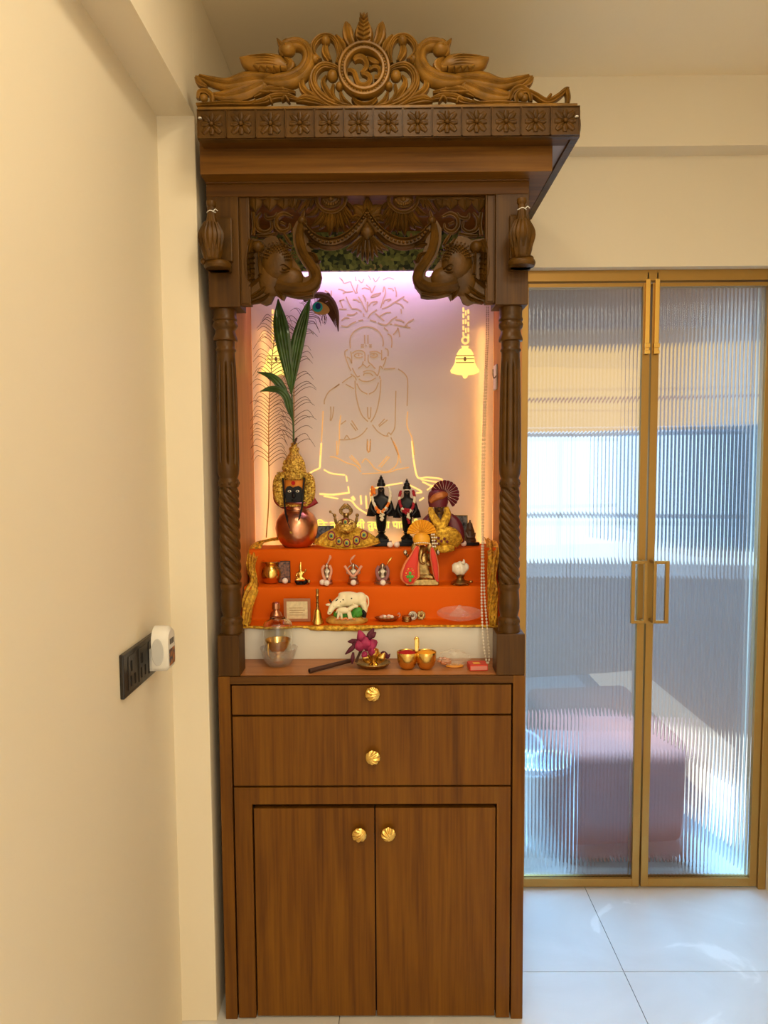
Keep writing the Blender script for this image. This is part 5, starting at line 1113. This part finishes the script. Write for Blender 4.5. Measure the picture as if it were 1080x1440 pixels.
for nm, m_, w1, yo in (('cape_trim', 'trim', 1.18, 0), ('red_cape', 'red', .92, -1.6)):
    w = f.mb(); w.frond([(-6, -9, 56), (-10, -12+yo, 42), (-15, -13+yo, 27), (-17, -13+yo, 12), (-15, -12+yo, 2 if w1 > 1 else 4)], [2.5*w1, 6*w1, 10*w1, 11.5*w1, 3], 2.5, 1, 0, 0, 22); w.build(nm, m_, t, ang=180)
    w = f.mb(); w.frond([(14, -9, 54), (15.5, -11+yo, 44), (18, -11+yo, 30), (20, -11+yo, 14), (22, -10+yo, 6)], [1.5*w1, 4*w1, 4.4*w1, 3.2*w1, 1.4], 2, 1, 0, 0, 18); w.build(nm, m_, t, ang=180)
w = f.mb(); 
for x, z in ((-17, 19), (-20, 14), (-14, 14), (-17, 9), (-17, 14)): w.ball((x, -17, z), (2.3, 1.2, 2.7), 8, 5)
w.build('green_jewel', mat('green_jewel', (.10, .40, .06), .2), t)
w = f.mb()
for i in range(9): a = PI*i/8; w.ball((-17+6*math.cos(a), -16.6, 15+11*math.sin(a)), 1.1, 6, 4)
tag(w.build('cape_pearls', 'gold', t), None, kind='stuff')
w = f.mb()
for i in range(13):
    a = math.radians(178-13.6*i); b_ = a-math.radians(13.4); R = 20.5; c0 = (0, -4, 72); am = (a+b_)/2
    p = [(c0[0]+2*math.cos(am), c0[1], c0[2]+2*math.sin(am)), (c0[0]+R*math.cos(a), c0[1]+1, c0[2]+R*math.sin(a)), (c0[0]+(R+.6)*math.cos(am), c0[1]-2.4, c0[2]+(R+.6)*math.sin(am)), (c0[0]+R*math.cos(b_), c0[1]+1, c0[2]+R*math.sin(b_))]
    w.add(p+[(x, y+1.2, z) for x, y, z in p], [(0, 1, 2), (0, 2, 3), (4, 6, 5), (4, 7, 6), (1, 5, 6, 2), (2, 6, 7, 3), (0, 4, 5, 1), (0, 3, 7, 4)])
w.build('turban_fan', 'yellow', t, smooth=False)
f.mb().lathe(0, -2, [(10, 58), (12, 61), (12.2, 66), (10, 71), (5, 74), (1, 75)], 28, lambda a, r, z: r*(1+.03*math.sin(4*a+z)), .85).build('turban_band', 'yellow', t)
w = f.mb()
for i in range(5):
    for j in range(2+i % 2): w.ball((14+3*j+.4*i, -8, 72-4.2*i), 1.5, 8, 5)
for i in range(9): w.ball((-10+2.5*i, -13.5+.12*(i-4)**2, 61.5-.1*(i-4)**2), 1.1, 7, 5)
tag(w.build('pearl_strings', 'pearl', t), None, kind='stuff')
sugar(590, 812.5, T2, 'white sugar ball lying on the base of the elephant headed idol')
# --- conch on its stand
t, f = T('brass_stand', 648, 823, T2, 'little brass tortoise stand holding the white conch', 'stand')
f.mb().lathe(0, 8, [(13, 1.5), (13.5, 3), (11, 4.5), (6.5, 6.5), (5, 9), (5.6, 11.5), (7.5, 13)], 28).build('stand_body', 'brass_old', t)
w = f.mb(); w.ball((15, 6, 4), (3, 2.4, 2), 8, 6)
for x, y in ((-9, 0), (9, 0), (-9, 15), (9, 15)): w.ball((x, y, 1.2), (2.6, 2.6, 1.4), 8, 5)
w.build('tortoise_feet', 'brass_old', t)
cs = thing('conch_shell', tuple(f.O+Vector((0, 8*f.k, 13*f.k))), 'white conch shell resting on the brass stand', 'shell')
q = f.mb(); vs = []; fs = []; N_, K_ = 40, 20
for i in range(N_):
    tt = i/(N_-1); r = 11.6*math.sin(PI*min(1, .10+.86*tt))**.6
    for j in range(K_):
        a = 2*PI*j/K_; rr = r*(1+.07*math.cos(a-tt*16)); vs.append((-11.5+23.5*tt, 8+rr*math.cos(a)*.8, 23+(2 if tt > .8 else 0)*(tt-.8)*5+rr*math.sin(a)*.86))
fs = [(i*K_+j, i*K_+(j+1) % K_, (i+1)*K_+(j+1) % K_, (i+1)*K_+j) for i in range(N_-1) for j in range(K_)]+[tuple(range(K_-1, -1, -1)), tuple((N_-1)*K_+j for j in range(K_))]
q.add(vs, fs); q.build('shell_body', 'pearl', cs)
f.mb().tube([(3, 2, 31), (4.5, 2, 34), (4, 2, 37)], [3, 1.8, .5], 8, 8).tube([(1.8*a_*math.cos(a_), -1.2+.25*a_, 23+1.5*a_*math.sin(a_)) for a_ in [.2+.28*i for i in range(15)]], .5, 5).build('spire', 'pearl', cs)
# --- lower step
t, f = T('copper_vessel', 387, 878, T3, 'small copper sacred water vessel with cap, left on the lower step', 'vessel')
f.mb().lathe(0, 9, [(5.5, 0), (7, 1), (8.6, 5), (9, 10), (7.6, 15), (4.8, 18), (4, 19.5), (4.8, 20.5)], 28).build('vessel_body', 'copper', t); f.mb().lathe(0, 9, [(4.5, 20), (5.8, 20.5), (6, 23), (5.6, 29), (4.6, 30), (1, 31)], 24).build('cap', 'copper', t)
M['browncard'] = mat('brown_frame', (.40, .17, .08), .45)
picture('framed_plaque', 418, 874, 38, 33, T3, 'small brown framed ivory plaque with faint print', 'plaque', 'paper', m_fr='browncard', bw=4, th=2.2)
w = Fr(418, 874, T3).mb()
for i in range(4): w.box(-11, 11-3*(i % 2), .0, .3, 9+3.4*i, 9.7+3.4*i)
for o_ in bpy.data.objects:
    if o_.get('label') == 'small brown framed ivory plaque with faint print': w.build('faint_lines', mat('faint_ink', (.45, .30, .14), .6), o_, smooth=False)
t, f = T('hand_bell', 446, 879, T3, 'slim brass hand bell standing on the lower step', 'bell')
f.mb().lathe(0, 8, [(8.8, 0), (9, 1), (7.4, 5), (5.8, 12), (5, 18), (4, 20.5), (2.4, 22)], 32).build('bell_cup', 'brass', t); f.mb().lathe(0, 8, [(2.3, 21), (1.9, 26), (1.7, 30), (2.6, 31), (1.7, 32), (1.8, 40), (2.6, 41), (1.9, 42), (2, 47), (2.4, 49), (1, 51)], 18).build('bell_handle', 'brass_old', t)
# cow with calf
t, f = T('cow_and_calf_figurine', 487, 878, T3, 'cream painted cow with suckling calf figurine on an oval mustard base', 'figurine')
f.mb().lathe(0, 10, [(28, 0), (30, 2), (29, 6), (24, 10), (10, 12)], 40, lambda a, r, z: r*(1+.04*math.sin(7*a)), .42).build('oval_base', 'mustard', t)
w = f.mb(); w.ball((20, 8, 35), (9.5, 8, 10), 18, 10); w.ball((7, 8, 34), (15, 9.5, 11.5), 20, 12); w.ball((-5, 8, 33), (9, 8.5, 10.5), 18, 10); w.ball((2, 8, 42), (14, 5, 4), 16, 8)
w.tube([(-6, 7, 33), (-13, 3, 30), (-18, 0, 27), (-22, -4, 21), (-23.5, -6, 17.5)], [9, 7, 5.6, 4, 3.2], 12, 14); w.ball((-23.6, -6, 18), (3.4, 3, 3), 10, 6)
for x, y, x2 in ((-9, 3, -9.5), (-4, 13, -5), (22, 13, 23)): w.tube([(x, y, 28), (x2, y, 18), (x2, y, 8)], [4, 3, 2.8], 8, 8)
w.tube([(24, 4, 30), (27, 3, 21), (26, 3, 15), (25, 3, 8)], [5.5, 3.8, 2.8, 3], 8, 10)
blob(w, 'cow', 'cream', t, .9*f.k)
w = f.mb(); w.tube([(27, 8, 40), (31, 6, 37), (31.5, 5, 28), (29, 4, 22)], [1.4, 1.2, 1, 1.4], 6, 14); w.build('tail', 'cream', t)
for p in ((-25, 0, 28.5), (-13, -2, 27.5)): f.mb().ball(p, (4.4, 1.6, 2), 8, 5).build('ear', 'cream', t)
w = f.mb(); w.tube([(-21, -1, 32), (-23, -1, 35), (-22, -1, 37)], [1.4, 1, .4], 6, 8); w.tube([(-16, -1, 32.5), (-13, -1, 35), (-12, -1, 37)], [1.4, 1, .4], 6, 8)
for p in ((-21.4, -4.6, 26.5), (-17.4, -4.8, 27.2), (-22.6, -8.2, 18.6), (8, -3.2, 38), (-8, -2.0, 33), (-4, -2.4, 36)): w.ball(p, (1.1, .7, 1), 6, 4)
w.build('horns_and_spots', 'blackstone', t)
w = f.mb(); w.tube([(24, 2.4, 20), (26, 1.4, 15), (25, 1.4, 10)], 3.2, 8, 8); w.build('black_stocking', 'blackstone', t)
w = f.mb(); w.ball((-3, -4, 21), (10, 3.6, 4.6), 16, 8); w.tube([(4, -4, 22), (9, -4, 25.5), (13, -4, 27.5), (17, -5, 26)], [3.6, 2.8, 3, 1.8], 8, 10)
for x, x2 in ((-10, -12), (-7, -6), (3, 4.5), (5, 8)): w.tube([(x, -4, 19), (x2, -5, 9)], [2.2, 1.5], 8)
w.ball((11, -6, 30), (1.4, 1, 2.4), 8, 5); w.tube([(-12, -4, 23), (-14.5, -4, 17)], .9, 6)
blob(w, 'calf', 'cream', t, .55*f.k, 4)
w = f.mb(); w.ball((1, 3, 13), (11, 4, 7), 12, 7); w.ball((16, 2, 17), (8, 4, 8), 12, 7); w.ball((-14, 4, 14), (5, 4, 5), 10, 6)
for i in range(22): w.ball((random.uniform(-8, 21), -1, random.uniform(10, 21)), (1.8, 1.2, 2), 6, 4)
w.build('green_bushes', 'grass', t)
w = f.mb()
for i in range(10): w.ball((-14+2.8*i, -4+.1*(i-5)**2, 8+.8*(i % 3)), (1.8, 1.4, 1.6), 7, 5)
w.build('painted_flowers', 'trim', t)
sugar(504.5, 852.5, T3, 'tiny white ball resting on the calf, beside the cow flank')
t, f = T('silver_dish', 544, 875, T3, 'small shallow silver dish holding white and pink sweets', 'dish')
f.mb().lathe(0, 8, [(9, 0), (12, .8), (16, 3.5), (18, 5.5), (17.2, 6), (11, 2.4), (2, 2)], 36, None, .55).build('dish_body', 'brass_old', t); f.mb().tube([(16, 8, 5), (19, 8, 8), (18, 8, 11), (15.5, 8, 10)], 1.2, 6, 12).build('curled_handle', 'copper', t)
for i, (x, y) in enumerate(((-8, 6), (-3, 9), (2, 5), (7, 8), (-5, 12), (3, 12))):
    f2 = f; o_ = f2.mb().ball((x, y, 6), (3.2, 2.6, 2.4), 10, 6).build('sweet', 'sugar' if i % 2 else 'pink'); tag(o_, ('pink sweet lump at the left end of the small silver dish', 'white sweet lump left of centre in the small silver dish', 'pink sweet lump front and centre in the small silver dish', 'white sweet lump at the right end of the small silver dish', 'pink sweet lump at the back left of the small silver dish', 'white sweet lump at the back of the small silver dish')[i], 'sweet', 'sweet lumps in the silver dish')
t, f = T('coin_stack', 572, 875, T3, 'short stack of dark old coins right of the silver dish', 'coins')
for i in range(4): f.mb().lathe(.5*(i % 2), 6, [(6.6, 2*i), (6.8, 2*i+.3), (6.8, 2*i+1.6), (6.6, 2*i+1.9)], 24).build('coin', 'brass_old', t)
def coin(u, v, r, label, m_, star=0):
    f = Fr(u, v+r, T3); t_ = thing('standing_coin', tuple(f.O), label, 'coin')
    w = MB(); n = 28; vs = []
    for y, rr in ((0, r*.96), (.6, r), (1.8, r), (2.2, r*.96)):
        for i in range(n): a = 2*PI*i/n; q = rr*(1-.16*(star and (i % 4 == 0))); vs.append((f.O.x+f.k*q*math.cos(a), f.O.y+f.k*(y+4+.15*q*math.sin(a)), f.O.z+f.k*(r+q*math.sin(a))))
    w.add(vs, [(j*n+i, j*n+(i+1) % n, (j+1)*n+(i+1) % n, (j+1)*n+i) for j in range(3) for i in range(n)]+[tuple(range(n-1, -1, -1)), tuple(3*n+i for i in range(n))]); w.build('coin_face', m_, t_, ang=30)
    e = f.mb(); e.tube([(r*.78*math.cos(2*PI*i/20), 2.6, r+r*.78*math.sin(2*PI*i/20)) for i in range(20)], .4, 5, closed=True); e.ball((0, 3.2, r*1.1), (r*.35, 1, r*.45), 8, 6); e.build('raised_design', m_, t_)
coin(580.5, 866.5, 6.4, 'pale coin standing on edge between the dark coins', 'silver'); coin(592.5, 866, 6.4, 'dark scalloped coin standing right of the pale coin', 'brass_old', 1)
t, f = T('crystal_dish', 648, 878, T3, 'oval cut crystal dish on the right of the lower step', 'dish')
f.mb().lathe(0, 18, [(12, 0), (18, 1), (27, 4), (32.5, 8), (32, 9), (26, 6.4), (18, 3.4), (2, 3)], 96, lambda a, r, z: r*(1+.03*abs(math.sin(14*a))*(z/9)), .62).tilt(.30, 0, 0).build('dish_bowl', 'crystal', t, ang=30)
f.mb().lathe(0, 20, [(15, 6), (11, 11), (5, 16), (2, 18), (3, 20), (1, 22)], 40, lambda a, r, z: r*(1+.05*math.sin(10*a)), .5).tilt(.15).build('centre_cone', 'crystal', t, ang=30)
# --- shelf board things
t, f = T('crystal_bowl', 389, 942, TB, 'cut crystal bowl carrying the glass oil lamp', 'bowl')
f.mb().lathe(0, 22, [(12, 0), (16, 1), (21, 8), (24, 16), (25.5, 24), (27, 27), (25, 26), (22, 16), (17, 5), (3, 3)], 48, lambda a, r, z: r*(1+.04*abs(math.sin(8*a))*(z/27)**2), .9).build('bowl_body', 'crystal', t, ang=180)
t2 = thing('oil_lamp', tuple(f.O+Vector((-.002, 22*f.k, 5*f.k))), 'brass oil lamp cup under a clear glass chimney', 'lamp')
f.mb().lathe(-1, 22, [(5, 4), (8, 5), (9, 9), (3, 12), (2.5, 16), (8, 20), (14, 27), (18, 37), (18.6, 39), (17.4, 38), (13, 30), (6, 24), (1, 23)], 36).build('brass_cup', 'brass', t2)
f.mb().lathe(-1, 22, [(20.4, 12), (20.6, 30), (21, 55), (20.6, 62), (18, 66), (12, 68.5), (11, 70), (11.5, 71), (10.5, 71), (10, 70), (11, 67.6), (17, 65), (19.8, 61.5), (20.2, 55), (19.8, 30), (19.6, 12)], 40, caps=False).build('glass_chimney', 'glass', t2, ang=180)
f.mb().tube([(-10, 8, 37), (-12, 5, 36), (-12, 4, 22), (-8, 6, 14)], .8, 6, 14).build('wick_hook', 'brass', t2)
t, f = T('lamp_plate', 524, 944, TB, 'aged brass plate with a small brass lamp in the middle of the shelf', 'plate')
f.mb().lathe(0, 20, [(14, 0), (16, 1), (22, 3), (26, 7), (25.2, 8), (20, 4.5), (14, 3), (2, 3)], 44, None, .8).build('plate_body', 'brass_old', t)
f.mb().lathe(1, 20, [(7, 3), (7.5, 5), (4, 8), (4.5, 12), (7.5, 17), (8.5, 22), (8, 26), (5, 28), (3, 29), (2.5, 32), (1, 33)], 28).build('little_lamp', 'brass', t)
w = f.mb()
for a in (2.6, 1.9, 1.0, .3, -.5, 3.6): w.frond([(1+7*math.cos(a), 20+5*math.sin(a), 8), (1+13*math.cos(a), 18+5*math.sin(a), 14), (1+17*math.cos(a), 17+4*math.sin(a), 22)], [3, 5, 1], 1.6, .6, 0, 0, 12)
w.build('lotus_petals', 'brass', t)
t_, f_ = T('dried_leaf', 541, 936, TB, 'curled dark dried leaf at the right of the brass lamp plate', 'leaf')
f_.mb().frond([(-8, 4, 10), (-2, 3, 17), (4, 3, 12), (8, 4, 16)], [1, 3.5, 3, .5], 1, .5, 2, .5, 16).build('curled_blade', 'petal_d', t_)
rd = thing('incense_tube', tuple(atZ(433, 946, TB+.003)), 'dark brown wooden rod lying aslant toward the brass plate', 'rod')
a = atZ(435, 947, TB); b = atZ(497, 934, TB); a.z += .0062; b.z += .012
MB().tube([tuple(a), tuple(a.lerp(b, .5)), tuple(b)], [.0062, .0060, .0052], 14).build('rod_body', 'rod', rd)
a2 = a+(a-b).normalized()*.0004; MB().tube([tuple(a2), tuple(a)], [.0030, .0032], 12).build('hollow_end', 'black', rd)
fl_ = thing('wilted_rose', tuple(atZ(500, 930, TB)), 'wilted magenta rose on a dark stem leaning beside the brass plate', 'flower')
f = Fr(512, 944, TB); f.O.y += .022
f.mb().tube([(-12, 0, 10), (-8, 0, 20), (-3, 0, 30)], [2.2, 1.8, 2.6], 8, 10).build('stem', 'rod', fl_)
def petal(cx, cz, ang, L_, wd, m_, dy=0, cup=3):
    w = f.mb(); d = (math.cos(ang), math.sin(ang))
    w.frond([(cx, dy, cz), (cx+d[0]*L_*.5, dy-cup, cz+d[1]*L_*.5), (cx+d[0]*L_, dy-cup*.3, cz+d[1]*L_)], [wd*.5, wd, wd*.25], 2.5, .8, 3, .35, 14, 9); return w.build('petal', m_, fl_, ang=180)
for cx, cz, an, L_, wd, dy, mm in ((0, 36, 1.9, 22, 7, 0, 'petal'), (4, 40, 1.1, 22, 5, 1, 'petal_d'), (-2, 32, 2.6, 20, 7, 2, 'petal_d'), (0, 30, .5, 20, 8, -3, 'petal'), (2, 30, 1.5, 18, 8, -5, 'petal'), (-4, 28, 1.9, 16, 7, -6, 'petal'), (6, 28, -.2, 10, 6, -6, 'petal'), (-2, 26, -.9, 9, 5, -4, 'petal'), (-10, 38, 3.9, 24, 3.5, 1, 'petal_d'), (-16, 24, 4.6, 17, 3, 1, 'petal_d'), (8, 36, .4, 12, 7, -1, 'petal'), (8, 46, .7, 12, 4, 0, 'petal_d'), (-12, 42, 3.3, 12, 3, 0, 'petal_d')): petal(cx, cz, an, L_, wd, mm, dy)
t, f = T('twin_powder_bowl', 587, 945, TB, 'joined pair of brass bowls with upright handle holding red and yellow powder', 'bowl')
for x, m_, nm in ((-14, 'kumkum', 'red_powder'), (13, 'haldi', 'yellow_powder')):
    f.mb().lathe(x, 17, [(6, 0), (9, 1), (12.5, 6), (14.6, 13), (15.2, 20), (15.6, 24), (15.2, 25), (14.4, 24), (14, 14), (9, 5), (2, 3)], 36).build('bowl', 'brass', t)
    f.mb().lathe(x, 17, [(14, 18), (14.2, 22), (11, 24.5), (6, 26.2), (1, 26.8)], 24, lambda a, r, z: r*(1+.03*math.sin(5*a))).build(nm, m_, t)
f.mb().box(-3.2, 2.2, 15, 19, 8, 44).build('handle', 'brass', t, bev=.001); f.mb().tube([(-3, 17, 42), (-1, 17, 45.5), (2, 17, 43), (1.6, 17, 30)], 1.6, 8, 12).build('handle_curl', 'brass', t)
t, f = T('plastic_packet', 638, 941, TB, 'crumpled clear plastic packet of orange brown sweets near the red box', 'packet')
N_, K_ = 26, 18; vs = []
for i in range(N_):
    for j in range(K_):
        a = 2*PI*j/K_; tt = i/(N_-1); e = math.sin(PI*min(.97, max(.03, tt)))**.5; cr_ = 1+.16*math.sin(7*a+9*tt)+random.uniform(-.06, .06)
        vs.append((-23+48*tt+2*math.cos(a), 15+10*e*math.cos(a)*cr_, 13+12*e*math.sin(a)*cr_*(1 if math.sin(a) < 0 else (1.05-.3*tt))))
f.mb().add(vs, [(i*K_+j, i*K_+(j+1) % K_, (i+1)*K_+(j+1) % K_, (i+1)*K_+j) for i in range(N_-1) for j in range(K_)]).build('film', 'film', t, ang=30)
w = f.mb()
for i in range(10): w.ball((random.uniform(-20, -4), 14+random.uniform(-4, 4), 4+random.uniform(0, 7)), (random.uniform(3, 5), 3, random.uniform(2, 3.4)), 6, 4)
w.build('sweets', mat('jaggery_sweets', (.55, .18, .05), .35, coat=.5), t, smooth=False)
t_, f_ = T('amber_disc', 640, 940, TB, 'flat amber coloured disc lying in front of the clear packet', 'disc')
f_.mb().lathe(0, 9, [(11, 0), (13, 1), (12.5, 2.6), (9, 3), (1, 2.4)], 28, None, .55).build('disc_body', mat('amber', (.72, .30, .03), .3), t_)
t, f = T('red_box', 673, 944, TB, 'small red and white matchbox at the right end of the shelf', 'box')
f.mb(.08).box(-12.5, 13.5, 0, 22, 0.6, 9).build('sleeve', mat('red_card', (.62, .045, .02), .5), t, smooth=False, bev=.0005)
f.mb(.08).box(-11.5, 12.5, -.3, .2, 2, 7.4).build('striking_side', mat('pinkish_print', (.62, .22, .17), .6), t, smooth=False)
f.mb(.08).box(-6, 4, 6, 15, 9, 9.15).build('yellow_print', 'yellow', t, smooth=False)
# --- pearl string and hook
hk = thing('adhesive_hook', tuple(atY(685.5, 545, 2.06)), 'white adhesive hook on the right inner wall holding the pearl string', 'hook')
hx_ = X1-.018
p0 = atY(685, 530, 2.10); Hx = hx_-.0005
MB().box(Hx-.006, Hx, 2.055, 2.10, ZY(548, 2.07, 690), ZY(513, 2.07, 690)).build('hook_plate', 'white', hk, smooth=False, bev=.002)
yh = 2.03
MB().tube([(Hx-.004, 2.056, ZY(528, 2.05, 690)), (Hx-.012, 2.046, ZY(532, 2.05, 690)), (Hx-.016, 2.040, ZY(528, 2.05, 690)), (Hx-.016, 2.040, ZY(520, 2.05, 690))], .0018, 8, 14).build('hook', 'silver', hk)
nk = thing('pearl_string', tuple(atY(682, 524, 2.03)), 'long double string of small white pearls hanging from the hook down to the shelf', 'necklace')
top = atY(682.5, 520, 2.03)
A1 = [atY(682.5, 520, 2.03), atY(679, 620, 2.0), atY(678, 700, 1.96), atY(678, 770, 1.92), atY(677.2, 830, 1.88), atY(678, 870, 1.845), atY(680, 905, 1.825), atY(684, 929, 1.815), atY(686.5, 933, 1.812)]
B1 = [atY(684.5, 520, 2.03), atY(681.5, 620, 2.0), atY(680, 700, 1.97), atY(679.5, 770, 1.93), atY(681, 830, 1.89), atY(684, 870, 1.855), atY(687, 905, 1.83), atY(688, 925, 1.818), atY(686.5, 933, 1.812)]
up1 = [atY(684.5, 432, 2.06), atY(684, 470, 2.05), atY(682.5, 520, 2.03)]; up2 = [atY(687, 432, 2.06), atY(686.5, 475, 2.05), atY(684.5, 520, 2.03)]
def beads(pts, step, r):
    q = catmull([tuple(p) for p in pts], 400); acc = 0; w = MB(); last = Vector(q[0]); w.ball(q[0], r, 6, 4)
    for p in q[1:]:
        v_ = Vector(p)
        if (v_-last).length >= step: w.ball(p, r, 6, 4); last = v_
    return w
for pts in (A1, B1):
    s_ = MB().tube([tuple(p) for p in pts], .0006, 4, 60).build('thread', 'pearl', nk); tag(beads(pts, .0078, .0033).build('pearls', 'pearl', nk), None, kind='stuff')
t = thing('bead_cord', tuple(up1[0]), 'fine beaded cord hanging above the white hook from the valance', 'cord')
for pts in (up1, up2): tag(beads(pts, .0052, .0020).build('cord_beads', 'silver', t), None, kind='stuff')
